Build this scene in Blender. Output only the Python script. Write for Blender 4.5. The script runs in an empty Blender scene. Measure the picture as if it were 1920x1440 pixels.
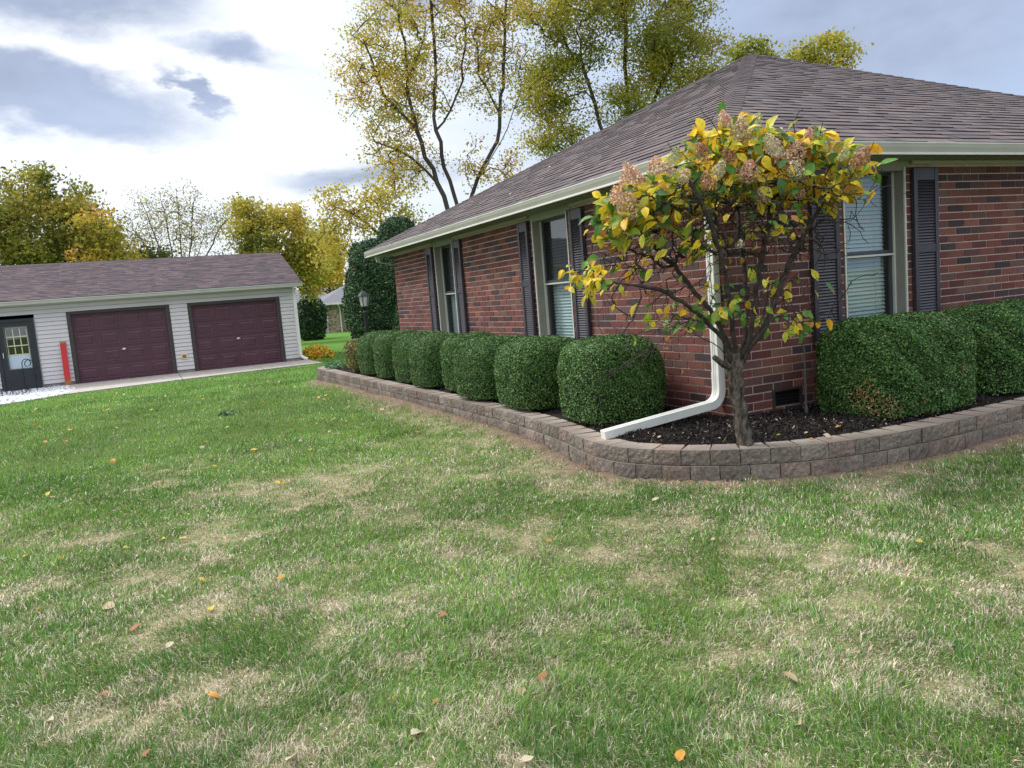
import bpy, math, random
import numpy as np
from mathutils import Vector, Matrix
PI=math.pi
random.seed(11)
RNG=np.random.default_rng(7)
SC=bpy.context.scene
COL=SC.collection
X0,Y0,OV,HE=4.09,4.783,.311,.96      # house corner, overhang, eave height (camera height = 0, lifted at the end)
BED=-1.130
LIFT=1.36
# ---------------------------------------------------------------- materials
def new_mat(name):
    m=bpy.data.materials.new(name); m.use_nodes=True
    nt=m.node_tree; nt.nodes.clear()
    out=nt.nodes.new('ShaderNodeOutputMaterial'); b=nt.nodes.new('ShaderNodeBsdfPrincipled')
    nt.links.new(b.outputs[0],out.inputs[0])
    return m,nt,b,out
def nnoise(nt,scale,detail=4,vec=None,rough=.55):
    n=nt.nodes.new('ShaderNodeTexNoise'); n.inputs['Scale'].default_value=scale
    n.inputs['Detail'].default_value=detail; n.inputs['Roughness'].default_value=rough
    if vec: nt.links.new(vec,n.inputs['Vector'])
    return n
def objcoord(nt,scale=(1,1,1)):
    t=nt.nodes.new('ShaderNodeTexCoord'); mp=nt.nodes.new('ShaderNodeMapping'); mp.inputs['Scale'].default_value=scale
    nt.links.new(t.outputs['Object'],mp.inputs['Vector']); return mp.outputs[0]
def ramp(nt,fac,stops):
    r=nt.nodes.new('ShaderNodeValToRGB'); el=r.color_ramp.elements
    while len(el)<len(stops): el.new(.5)
    for e,(p,c) in zip(el,stops): e.position=p; e.color=(*c,1) if len(c)==3 else c
    nt.links.new(fac,r.inputs[0]); return r
def mixc(nt,a,b,fac,mode='MIX'):
    m=nt.nodes.new('ShaderNodeMix'); m.data_type='RGBA'; m.blend_type=mode
    for sock,v in ((m.inputs[6],a),(m.inputs[7],b),(m.inputs[0],fac)):
        if hasattr(v,'is_output'): nt.links.new(v,sock)
        elif isinstance(v,(int,float)): sock.default_value=v
        else: sock.default_value=(*v,1)
    return m.outputs[2]
def bump(nt,b,h,strength=.3,dist=.01):
    bp=nt.nodes.new('ShaderNodeBump'); bp.inputs['Strength'].default_value=strength; bp.inputs['Distance'].default_value=dist
    nt.links.new(h,bp.inputs['Height']); nt.links.new(bp.outputs[0],b.inputs['Normal'])
def attr(nt):
    a=nt.nodes.new('ShaderNodeAttribute'); a.attribute_name='col'; return a.outputs['Color']
def M_vcol(name,rough=.8,spec=.3,nscale=30,namt=.25,bstr=.3,bdist=.004,stretch=(1,1,1),trans=0,blot=0):
    m,nt,b,out=new_mat(name)
    c=attr(nt); v=objcoord(nt,stretch)
    if namt:
        n=nnoise(nt,nscale,5,v)
        r=ramp(nt,n.outputs[0],[(.25,(1-namt,)*3),(.75,(1+namt,)*3)])
        c=mixc(nt,c,r.outputs[0],1.0,'MULTIPLY')
        if bstr: bump(nt,b,n.outputs[0],bstr,bdist)
    if blot:
        n2=nnoise(nt,2.3,5,objcoord(nt))
        r2=ramp(nt,n2.outputs[0],[(.3,(1-blot,1-blot,1-blot)),(.7,(1+blot*.5,)*3)])
        c=mixc(nt,c,r2.outputs[0],1.0,'MULTIPLY')
    nt.links.new(c,b.inputs['Base Color']); b.inputs['Roughness'].default_value=rough
    b.inputs['Specular IOR Level'].default_value=spec
    if trans:
        t=nt.nodes.new('ShaderNodeBsdfTranslucent'); nt.links.new(c,t.inputs[0])
        mx=nt.nodes.new('ShaderNodeMixShader'); mx.inputs[0].default_value=trans
        nt.links.new(b.outputs[0],mx.inputs[1]); nt.links.new(t.outputs[0],mx.inputs[2]); nt.links.new(mx.outputs[0],out.inputs[0])
    return m
def M_plain(name,c1,c2=None,rough=.5,spec=.4,scale=6,bstr=0,bdist=.002,stretch=(1,1,1),metal=0,detail=5):
    m,nt,b,out=new_mat(name); c2=c2 or tuple(k*.82 for k in c1)
    n=nnoise(nt,scale,detail,objcoord(nt,stretch)); r=ramp(nt,n.outputs[0],[(.3,c2),(.7,c1)])
    nt.links.new(r.outputs[0],b.inputs['Base Color']); b.inputs['Roughness'].default_value=rough
    b.inputs['Specular IOR Level'].default_value=spec; b.inputs['Metallic'].default_value=metal
    if bstr: bump(nt,b,n.outputs[0],bstr,bdist)
    return m
def M_glass(name,tint=(.85,.9,.92),refl=.22):
    m,nt,b,out=new_mat(name); nt.nodes.remove(b)
    t=nt.nodes.new('ShaderNodeBsdfTransparent'); t.inputs[0].default_value=(*tint,1)
    g=nt.nodes.new('ShaderNodeBsdfGlossy'); g.inputs['Roughness'].default_value=.02; g.inputs[0].default_value=(.9,.95,1,1)
    n=nnoise(nt,1.5,2,objcoord(nt)); bp=nt.nodes.new('ShaderNodeBump'); bp.inputs['Strength'].default_value=.12; bp.inputs['Distance'].default_value=.02
    nt.links.new(n.outputs[0],bp.inputs['Height']); nt.links.new(bp.outputs[0],g.inputs['Normal'])
    mx=nt.nodes.new('ShaderNodeMixShader'); mx.inputs[0].default_value=refl
    nt.links.new(t.outputs[0],mx.inputs[1]); nt.links.new(g.outputs[0],mx.inputs[2]); nt.links.new(mx.outputs[0],out.inputs[0])
    return m
MT={}
MT['brick']=M_vcol('brick_clay',.85,.25,55,.26,.5,.003,blot=.2)
MT['mortar']=M_plain('mortar',(.56,.45,.41),(.44,.34,.31),.95,.1,20,.4,.003)
MT['shingle']=M_vcol('asphalt_shingle',.92,.2,160,.28,.6,.004,blot=.12)
MT['trim']=M_plain('sage_trim_paint',(.43,.425,.375),(.38,.375,.33),.45,.4,3)
MT['trimlight']=M_plain('pale_trim_edge',(.62,.64,.58),(.52,.54,.48),.4,.4,3)
MT['soffit']=M_plain('soffit_panel',(.30,.31,.26),(.25,.26,.22),.6,.3,2)
MT['shutter']=M_plain('shutter_vinyl',(.050,.044,.056),(.038,.034,.044),.38,.5,8)
MT['frame']=M_plain('window_frame',(.29,.28,.245),(.24,.23,.20),.5,.4,5)
MT['sash']=M_plain('dark_sash',(.05,.055,.065),(.035,.04,.05),.4,.5,5)
MT['blind']=M_plain('blind_slat',(.60,.69,.68),(.52,.62,.62),.5,.3,2)
MT['dark']=M_plain('room_darkness',(.012,.013,.015),(.008,.009,.01),.9,.1,2)
MT['glass']=M_glass('window_glass',(.74,.80,.80),.13)
MT['screenglass']=M_glass('screened_glass',(.30,.33,.34),.14)
MT['doorglass']=M_glass('door_glass',(.6,.65,.6),.16)
MT['white']=M_plain('white_metal',(.74,.745,.71),(.66,.66,.62),.35,.45,7)
MT['gravelwhite']=M_vcol('white_stone',.8,.3,20,.15,.2)
MT['block']=M_vcol('split_face_block',.95,.15,55,.42,.8,.010,blot=.35)
MT['blocktop']=M_vcol('block_top',.9,.2,70,.22,.3,.003,blot=.25)
MT['mulch']=M_plain('mulch_soil',(.030,.026,.025),(.010,.009,.009),.95,.1,45,.9,.02)
MT['chip']=M_vcol('bark_chip',.9,.15,60,.3,.3)
MT['grass']=M_vcol('grass_blade',.6,.25,3,0,0,trans=.3)
MT['leaf']=M_vcol('leaf_surface',.5,.3,48,.26,.25,trans=.32)
MT['boxleaf']=M_vcol('boxwood_leaf',.5,.3,40,0,0,trans=.12)
MT['treeleaf']=M_vcol('tree_leaf',.6,.25,2,0,0,trans=.45)
MT['conifer']=M_vcol('conifer_leaf',.6,.25,2,0,0,trans=.1)
MT['petal']=M_vcol('dried_petal',.8,.15,90,.15,0,trans=.25)
MT['bark']=M_plain('rough_bark',(.20,.17,.14),(.014,.012,.010),.95,.15,34,1.0,.05,(1,1,.4))
MT['twig']=M_plain('twig_bark',(.075,.060,.050),(.020,.016,.014),.85,.2,26,.7,.006)
MT['treebark']=M_plain('tree_bark',(.085,.075,.062),(.040,.035,.030),.95,.1,3,.8,.05,(1,1,.3))
MT['siding']=M_plain('vinyl_siding',(.62,.585,.60),(.56,.53,.54),.5,.35,1.2)
MT['maroon']=M_plain('maroon_door',(.092,.036,.054),(.070,.028,.042),.42,.4,2)
MT['black']=M_plain('black_paint',(.026,.030,.038),(.018,.021,.028),.45,.45,5)
MT['brownTrim']=M_plain('dark_brown_trim',(.055,.046,.043),(.04,.034,.032),.5,.4,4)
MT['cream']=M_plain('cream_paint',(.62,.60,.42),(.55,.53,.36),.5,.3,4)
MT['palepanel']=M_plain('pale_blue_panel',(.50,.60,.68),(.44,.53,.62),.4,.4,2)
MT['concrete']=M_plain('concrete',(.42,.385,.345),(.30,.275,.25),.9,.2,5,.3,.006,detail=8)
MT['found']=M_plain('foundation_block',(.30,.29,.29),(.22,.21,.21),.9,.2,8,.3,.01)
MT['red']=M_plain('red_paint',(.55,.030,.035),(.47,.022,.028),.5,.4,4)
MT['orangewood']=M_plain('bare_board_end',(.42,.16,.05),(.28,.12,.05),.8,.2,18,.2,.003)
MT['metal']=M_plain('dark_iron',(.02,.02,.022),(.012,.012,.013),.5,.5,9,metal=.4)
MT['greymetal']=M_plain('grey_stake',(.13,.14,.15),(.08,.09,.1),.5,.5,9,metal=.3)
MT['lampglass']=M_plain('frosted_lamp_glass',(.55,.57,.58),(.30,.32,.33),.2,.5,9)
MT['greyroof']=M_plain('grey_roofing',(.20,.20,.22),(.13,.13,.145),.9,.2,7,.3,.01,(1,1,6))
MT['greywood']=M_plain('weathered_board',(.25,.24,.24),(.16,.15,.15),.9,.2,9,.3,.01,(6,6,1))
def M_ground():
    m,nt,b,out=new_mat('lawn_soil'); c=attr(nt)
    n=nnoise(nt,9,9,objcoord(nt),.7); r=ramp(nt,n.outputs[0],[(.25,(.55,.55,.55)),(.75,(1.4,1.4,1.4))])
    c=mixc(nt,c,r.outputs[0],1.0,'MULTIPLY')
    n2=nnoise(nt,70,4,objcoord(nt)); r2=ramp(nt,n2.outputs[0],[(.3,(.6,.6,.6)),(.7,(1.35,1.35,1.35))])
    c=mixc(nt,c,r2.outputs[0],1.0,'MULTIPLY')
    nt.links.new(c,b.inputs['Base Color']); b.inputs['Roughness'].default_value=1; b.inputs['Specular IOR Level'].default_value=.05
    bump(nt,b,n2.outputs[0],.8,.02); return m
MT['ground']=M_ground()
def M_stone():
    m,nt,b,out=new_mat('rubble_stone'); v=objcoord(nt,(1,1,1.6))
    vo=nt.nodes.new('ShaderNodeTexVoronoi'); vo.inputs['Scale'].default_value=6; nt.links.new(v,vo.inputs['Vector'])
    sp=nt.nodes.new('ShaderNodeSeparateColor'); nt.links.new(vo.outputs['Color'],sp.inputs[0])
    r=ramp(nt,sp.outputs[0],[(0,(.12,.09,.06)),(.35,(.28,.21,.14)),(.7,(.40,.33,.24)),(1,(.22,.16,.12))])
    nt.links.new(r.outputs[0],b.inputs['Base Color']); b.inputs['Roughness'].default_value=.9; bump(nt,b,vo.outputs['Distance'],.6,.05); return m
MT['stone']=M_stone()
# ---------------------------------------------------------------- mesh helpers
def from_arrays(name,V,polys,colors=None,mats=None,mi=None,smooth=False):
    """V (N,3); polys: list of int arrays (M,k)"""
    me=bpy.data.meshes.new(name); V=np.asarray(V,dtype=np.float32)
    me.vertices.add(len(V)); me.vertices.foreach_set('co',V.ravel())
    li=np.concatenate([p.ravel() for p in polys]).astype(np.int32)
    lt=np.concatenate([np.full(len(p),p.shape[1]) for p in polys]).astype(np.int32)
    ls=np.concatenate([[0],np.cumsum(lt)[:-1]]).astype(np.int32)
    me.loops.add(len(li)); me.loops.foreach_set('vertex_index',li)
    me.polygons.add(len(lt)); me.polygons.foreach_set('loop_start',ls); me.polygons.foreach_set('loop_total',lt)
    if mi is not None: me.polygons.foreach_set('material_index',np.asarray(mi,dtype=np.int32))
    if smooth: me.polygons.foreach_set('use_smooth',np.ones(len(lt),dtype=bool))
    me.update(calc_edges=True)
    if colors is not None:
        a=me.color_attributes.new('col','FLOAT_COLOR','POINT')
        c=np.ones((len(V),4),dtype=np.float32); c[:,:3]=colors; a.data.foreach_set('color',c.ravel())
    for k in (mats or []): me.materials.append(MT[k])
    return me
def link(name,me,parent=None,base=None):
    o=bpy.data.objects.new(name,me); COL.objects.link(o)
    if parent is not None:
        o.parent=parent
        if parent.type=='EMPTY' and parent.get('_wb'): o.location=-Vector(parent.location)
    return o
class MB:
    def __init__(s,frame=None): s.v=[];s.f=[];s.c=[];s.m=[];s.fr=frame;s.mats=[]
    def P(s,p):
        if s.fr is None: return tuple(p)
        O,U,W=s.fr; u,w,z=p
        return (O[0]+u*U[0]+w*W[0],O[1]+u*U[1]+w*W[1],O[2]+z)
    def mat(s,k):
        if k not in s.mats: s.mats.append(k)
        return s.mats.index(k)
    def poly(s,pts,mat,col=(1,1,1)):
        n=len(s.v); s.v+= [s.P(p) for p in pts]; s.c+=[col]*len(pts); s.f.append(tuple(range(n,n+len(pts)))); s.m.append(s.mat(mat))
    def mesh(s,vs,fs,mat,col=(1,1,1)):
        n=len(s.v); s.v+=[s.P(p) for p in vs]; s.c+=[col]*len(vs); k=s.mat(mat)
        for f in fs: s.f.append(tuple(n+i for i in f)); s.m.append(k)
    def box(s,lo,hi,mat,col=(1,1,1),skip=''):
        x0,y0,z0=lo;x1,y1,z1=hi
        vs=[(x0,y0,z0),(x1,y0,z0),(x1,y1,z0),(x0,y1,z0),(x0,y0,z1),(x1,y0,z1),(x1,y1,z1),(x0,y1,z1)]
        fs=[(0,3,2,1),(4,5,6,7),(0,1,5,4),(1,2,6,5),(2,3,7,6),(3,0,4,7)]
        s.mesh(vs,fs,mat,col)
    def bbox(s,lo,hi,mat,b=.004,col=(1,1,1)):
        """box with chamfered edges"""
        x0,y0,z0=lo;x1,y1,z1=hi
        vs=[];fs=[]
        for z,i in ((z0,b),(z0+b,0),(z1-b,0),(z1,b)):
            vs+=[(x0+i,y0+i,z),(x1-i,y0+i,z),(x1-i,y1-i,z),(x0+i,y1-i,z)]
        for r in range(3):
            for k in range(4): fs.append((r*4+k,r*4+(k+1)%4,r*4+4+(k+1)%4,r*4+4+k))
        fs+= [(3,2,1,0),(12,13,14,15)]
        s.mesh(vs,fs,mat,col)
    def tube(s,pts,rad,mat,n=6,col=(1,1,1),cap=True,squash=None):
        pts=[Vector(p) for p in pts]
        if not hasattr(rad,'__len__'): rad=[rad]*len(pts)
        vs=[];fs=[]; prev=None
        for i,p in enumerate(pts):
            a=pts[max(i-1,0)];b=pts[min(i+1,len(pts)-1)]; d=(b-a)
            if d.length<1e-9: d=Vector((0,0,1))
            d.normalize()
            if prev is None:
                u=d.orthogonal().normalized()
            else:
                u=prev-d*prev.dot(d)
                u=u.normalized() if u.length>1e-6 else d.orthogonal().normalized()
            prev=u; w=d.cross(u)
            for k in range(n):
                t=2*PI*k/n; q=p+(u*math.cos(t)+w*math.sin(t))*rad[i]; vs.append(tuple(q))
        for i in range(len(pts)-1):
            for k in range(n): fs.append((i*n+k,i*n+(k+1)%n,(i+1)*n+(k+1)%n,(i+1)*n+k))
        if cap: fs+= [tuple(range(n))[::-1],tuple((len(pts)-1)*n+k for k in range(n))]
        s.mesh(vs,fs,mat,col)
    def sweep(s,prof,path,mat,frames,col=(1,1,1),closed=True):
        """prof list of (a,b); frames list of (A,B) vectors per path pt"""
        vs=[];fs=[];n=len(prof)
        for p,(A,B) in zip(path,frames):
            for a,b in prof: vs.append(tuple(Vector(p)+Vector(A)*a+Vector(B)*b))
        for i in range(len(path)-1):
            for k in range(n if closed else n-1): fs.append((i*n+k,i*n+(k+1)%n,(i+1)*n+(k+1)%n,(i+1)*n+k))
        if closed: fs+=[tuple(range(n))[::-1],tuple((len(path)-1)*n+k for k in range(n))]
        s.mesh(vs,fs,mat,col)
    def build(s,name,parent=None,smooth=False):
        me=bpy.data.meshes.new(name); me.from_pydata(s.v,[],s.f)
        a=me.color_attributes.new('col','FLOAT_COLOR','POINT')
        c=np.ones((len(s.v),4),dtype=np.float32); c[:,:3]=np.array(s.c); a.data.foreach_set('color',c.ravel())
        for k in s.mats: me.materials.append(MT[k])
        me.polygons.foreach_set('material_index',s.m)
        if smooth: me.polygons.foreach_set('use_smooth',[True]*len(s.f))
        me.update(); return link(name,me,parent)
def tag(o,label=None,cat=None,group=None,kind=None):
    if label: o['label']=label
    if cat: o['category']=cat
    if group: o['group']=group
    if kind: o['kind']=kind
    return o
def thing(name,base,label,cat,group=None,world=True,rz=0):
    o=bpy.data.objects.new(name,None); COL.objects.link(o); o.location=base; o.rotation_euler=(0,0,rz)
    o.empty_display_size=.1
    if world: o['_wb']=1
    return tag(o,label,cat,group)
# numpy value noise
_G=np.random.default_rng(99).random((256,256))
def vnoise(x,y):
    xi=np.floor(x).astype(int); yi=np.floor(y).astype(int); fx=x-xi; fy=y-yi
    fx=fx*fx*(3-2*fx); fy=fy*fy*(3-2*fy); g=lambda a,b:_G[a&255,b&255]
    return (g(xi,yi)*(1-fx)+g(xi+1,yi)*fx)*(1-fy)+(g(xi,yi+1)*(1-fx)+g(xi+1,yi+1)*fx)*fy
def fbm(x,y,o=4):
    s=0;a=.5;t=0
    for i in range(o): s=s+a*vnoise(x*2**i+17*i,y*2**i+31*i); t+=a; a*=.55
    return s/t
def sstep(a,b,x):
    t=np.clip((x-a)/(b-a),0,1); return t*t*(3-2*t)
def rot_about(v,k,ang):
    return v*np.cos(ang)[:,None]+np.cross(k,v)*np.sin(ang)[:,None]+k*(np.sum(k*v,1)*(1-np.cos(ang)))[:,None]
def unit(v): return v/np.maximum(np.linalg.norm(v,axis=1,keepdims=True),1e-9)
def leaf_quads(P,N,size,aspect,rng,foldmode=0):
    """rhomb leaves at P, normals N (M,3), size (M,). returns V (4M,3), F (M,4)"""
    M=len(P); rv=rng.normal(size=(M,3)); D=unit(np.cross(N,rv)); S=np.cross(N,D)
    L=size[:,None]; W=L*(aspect[:,None] if hasattr(aspect,'shape') and aspect.ndim==1 else aspect)
    a=P-D*L*.5; b=P+S*W*.5+D*L*.02; c=P+D*L*.5; d=P-S*W*.5+D*L*.02
    V=np.stack([a,b,c,d],1).reshape(-1,3); F=np.arange(4*M).reshape(M,4)
    return V,F
def pip(px,py,poly):
    ins=np.zeros(len(px),bool); n=len(poly)
    for i in range(n):
        x1,y1=poly[i];x2,y2=poly[(i+1)%n]
        c=((y1>py)!=(y2>py))&(px<(x2-x1)*(py-y1)/((y2-y1)+1e-12)+x1); ins^=c
    return ins
def dist_path(px,py,path):
    d=np.full(len(px),1e9)
    for (x1,y1),(x2,y2) in zip(path[:-1],path[1:]):
        vx,vy=x2-x1,y2-y1; t=np.clip(((px-x1)*vx+(py-y1)*vy)/(vx*vx+vy*vy),0,1)
        d=np.minimum(d,np.hypot(px-x1-t*vx,py-y1-t*vy))
    return d
EXPO=0.6
# ---------------------------------------------------------------- layout curves
WALLPATH=[(3.6,16.2),(3.12,16.05),(3.0,15.75),(3.02,13.5),(3.09,10.2),(3.14,7.7),(3.12,6.4),(3.04,5.65),(2.94,5.15),(2.92,4.85),(2.98,4.57),(3.12,4.37),(3.30,4.15),(3.50,3.99),(3.80,3.82),(4.02,3.74),(4.30,3.68),(4.75,3.65),(5.3,3.66),(6.0,3.70),(7.5,3.76),(9.5,3.80),(13.0,3.80)]
def smooth_path(p,n=3):
    for _ in range(n):
        q=[p[0]]
        for a,b in zip(p[:-1],p[1:]): q+=[(a[0]*.75+b[0]*.25,a[1]*.75+b[1]*.25),(a[0]*.25+b[0]*.75,a[1]*.25+b[1]*.75)]
        q.append(p[-1]); p=q
    return p
WP=smooth_path(WALLPATH,2)
BEDPOLY=[(x,y) for x,y in WP]+[(13.2,4.8),(4.1,4.8),(4.1,16.2)]
BIGPOLY=[(x,y) for x,y in WP]+[(13.4,14.2),(4.1,16.2)]
APRON=[(-2.3,23.6),(0,24.15),(2.5,24.8),(5.0,25.0),(5.0,27.55),(-2.3,27.55)]
GRAVEL=[(-7,21.8),(-3.4,22.6),(-2.3,23.6),(-2.3,27.5),(-7,27.5)]
def gz(x,y):
    x=np.asarray(x,float);y=np.asarray(y,float)
    return -1.36-.33*sstep(12,24,y)+.025*(fbm(x*.35,y*.35,2)-.5)-.1*sstep(30,70,y)
def bank(d,y): return (.018+.045*sstep(5.2,7.5,y)*sstep(22,16,y))*(1-sstep(.02,.45,d))
DEAD=[(1.43,6.4,.5,.35,1.2),(.38,6.46,.35,.25,1),(-.2,4.5,.35,.2,1),(-.5,4.8,.3,.2,.9),(1.45,5.4,.4,.3,.6),(2,5.5,.35,.25,.8),(2.06,2.93,.22,.15,.8),(2.5,2.14,.25,.15,1),(3,2,.3,.2,1),(2.16,1.58,.14,.1,1.1),(1.76,2.1,.15,.1,1),(2,2.2,.2,.15,.9),(2.16,2.4,.18,.12,1),(1.7,2.1,.15,.1,.9),(.32,3.9,.3,.15,.7),(-.3,5.56,.3,.25,.6),(2.6,6.5,.35,.6,1),(2.75,5.3,.3,.4,.8),(.36,2.46,.2,.12,.7),(2.9,2.75,.2,.15,.9),(2.7,2.3,.3,.2,.8),(1.2,4.9,.5,.35,.5),(.9,5.6,.3,.2,.7),(-.05,3.0,.2,.15,.6),(2.75,9.2,.18,1.6,.9),(1.0,3.4,.35,.2,.45),(1.6,3.6,.3,.25,.5),(2.2,3.4,.3,.25,.45),(.2,5.1,.35,.25,.8),(1.9,6.0,.5,.4,.7)]
def deadmap(x,y):
    d=np.zeros(len(x))
    w=.25*(fbm(x*2.2+5,y*2.2,3)-.5); w2=.25*(fbm(x*2.2+45,y*2.2+9,3)-.5)
    for cx,cy,rx,ry,s in DEAD: d=np.maximum(d,s*np.exp(-(((x-cx+w)/rx)**2+((y-cy+w2)/ry)**2)*.8))
    reg=sstep(9.5,6,y)*sstep(-2.2,.3,x)
    f=fbm(x*1.5+3,y*1.5+8,4)
    d=d+ .95*sstep(.50,.72,f)*reg + .35*sstep(.5,.75,fbm(x*6,y*6,3))*(.25+.75*reg)
    return np.clip(d*(.45+.75*sstep(.38,.62,fbm(x*5.5+1,y*5.5,3))),0,1)
# ---------------------------------------------------------------- ground
def axis(segs):
    a=[]
    for lo,hi,st in segs: a+=list(np.arange(lo,hi,st))
    return np.array(a+[segs[-1][1]])
def build_ground():
    xs=axis([(-700,-60,80),(-60,-12,4),(-12,-4,.5),(-4,7,.07),(7,14,.5),(14,60,4),(60,700,80)])
    ys=axis([(-300,-20,40),(-20,0,2),(0,1,.2),(1,9,.07),(9,18,.15),(18,30,.5),(30,90,4),(90,900,90)])
    X,Y=np.meshgrid(xs,ys); x=X.ravel();y=Y.ravel()
    d=dist_path(x,y,WP); z=gz(x,y)+bank(d,y)
    ins=pip(x,y,BIGPOLY); z=np.where(ins,-1.42,z)
    dead=deadmap(x,y)
    soil=np.array([.20,.145,.105]); thatch=np.array([.27,.235,.14]); green=np.array([.085,.12,.035])
    c=green*(1-dead[:,None])+thatch*dead[:,None]
    near=(1-sstep(.12,.34,d+.25*(fbm(x*3,y*3,3)-.5)))[:,None]*(~ins)[:,None]
    c=c*(1-near)+soil*near
    far=sstep(12,30,y)[:,None]; c=c*(1-far)+np.array([.095,.20,.035])*far
    nx=len(xs); i=np.arange(len(ys)-1)[:,None]*nx+np.arange(nx-1)[None,:]; i=i.ravel()
    F=np.stack([i,i+1,i+nx+1,i+nx],1)
    me=from_arrays('ground',np.stack([x,y,z],1),[F],c,['ground'],smooth=True)
    tag(link('ground',me),kind='structure')
build_ground()
def slab(name,poly,z0,z1,mat,joints=(),kind='structure'):
    mb=MB(); n=len(poly)
    mb.poly([(x,y,z1) for x,y in poly],mat)
    for i in range(n):
        a=poly[i];b=poly[(i+1)%n]; mb.poly([(a[0],a[1],z0),(b[0],b[1],z0),(b[0],b[1],z1),(a[0],a[1],z1)],mat)
    o=mb.build(name); tag(o,kind=kind); return o
# concrete apron as three pours with joints
ap=MB()
def yf(x): return float(np.interp(x,[-2.3,0,2.5,5.0],[23.6,24.15,24.8,25.0]))
for a,b in ((-2.3,.85),(.87,3.2),(3.22,5.0)):
    pts=[(a,yf(a)),(b,yf(b)),(b,27.5),(a,27.5)]
    ap.poly([(x,y,-1.655) for x,y in pts],'concrete')
    for i in range(4):
        p=pts[i];q=pts[(i+1)%4]; ap.poly([(p[0],p[1],-1.8),(q[0],q[1],-1.8),(q[0],q[1],-1.655),(p[0],p[1],-1.655)],'concrete')
tag(ap.build('apron'),kind='structure')
slab('gravel_bed',GRAVEL,-1.8,-1.68,'found')
def build_gravel():
    n=5200; x=RNG.uniform(-6,-1.9,n); y=RNG.uniform(22.2,27.4,n)
    k=pip(x,y,[(-7,21.9),(-3.4,22.7),(-2.1,23.7),(-1.9,25.5),(-2.3,27.4),(-7,27.4)]); x=x[k];y=y[k]; n=len(x)
    r=RNG.uniform(.025,.06,n); P=np.stack([x,y,np.full(n,-1.675)],1)
    octv=np.array([(1,0,0),(0,1,0),(-1,0,0),(0,-1,0),(0,0,.8),(0,0,-.5)])
    V=P[:,None,:]+octv[None]*r[:,None,None]*RNG.uniform(.6,1.3,(n,6,1))
    t=np.array([(0,1,4),(1,2,4),(2,3,4),(3,0,4)]); F=(np.arange(n)[:,None,None]*6+t[None]).reshape(-1,3)
    g=RNG.uniform(.42,.72,n); g[RNG.random(n)<.15]*=.4; c=np.repeat(np.stack([g*.98,g,g*1.06],1),6,axis=0)
    tag(link('white_gravel',from_arrays('white_gravel',V.reshape(-1,3),[F],c,['gravelwhite'])),'white decorative gravel in front of the garage side door','gravel',kind='stuff')
build_gravel()
# mulch bed
mb=MB(); 
def inset(path,d):
    out=[]
    for i,(x,y) in enumerate(path):
        a=path[max(i-1,0)];b=path[min(i+1,len(path)-1)]; t=np.array([b[0]-a[0],b[1]-a[1]]); t=t/np.linalg.norm(t)
        out.append((x-t[1]*d,y+t[0]*d))
    return out
INN=inset(WP,.12)
INN2=inset(WP,.20)
INA=inset(WP,.15); INB=inset(WP,.36)
for i in range(len(INA)-1): mb.poly([(*INA[i],-1.168),(*INA[i+1],-1.168),(*INB[i+1],BED),(*INB[i],BED)],'mulch')
mb.poly([(x,y,BED) for x,y in INB]+[(13.2,4.9,BED),(4.2,4.9,BED),(4.2,13.6,BED),(4.2,16.2,BED)],'mulch')
tag(mb.build('mulch_bed'),kind='structure')
def build_mulch():
    n=75000; x=RNG.uniform(2.9,8.5,n); y=RNG.uniform(3.6,16,n); x[:52000]=RNG.uniform(2.9,6,52000); y[:52000]=RNG.uniform(3.6,6,52000)
    w=np.where((x>4.1)&(y>4.8),0,1); k=pip(x,y,[(a,b) for a,b in inset(WP,.19)]+[(13.2,4.8),(4.1,4.8),(4.1,16.2)])&(RNG.random(n)<np.where(y<7,1,.35)); x=x[k];y=y[k]; n=len(x)
    L=RNG.uniform(.012,.05,n); W=RNG.uniform(.004,.012,n)
    N=unit(RNG.normal(size=(n,3))*[.7,.7,.4]+[0,0,.8]); P=np.stack([x,y,-1.162+(BED+1.162)*sstep(.15,.36,dist_path(x,y,WP))+.006+RNG.random(n)*.02+.02*fbm(x*6,y*6,2)],1)
    V,F=leaf_quads(P,N,L,W/L,RNG)
    c=np.tile([[.022,.018,.017]],(n,1))*RNG.uniform(.4,2.2,(n,1)); p=RNG.random(n)<.035; c[p]=np.array([.42,.36,.26])*RNG.uniform(.5,1.3,(p.sum(),1))
    tag(link('mulch_chips',from_arrays('mulch_chips',V,[F],np.repeat(c,4,axis=0),['chip'])),'black bark mulch around the shrub at the house corner','mulch',kind='stuff')
build_mulch()
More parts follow.
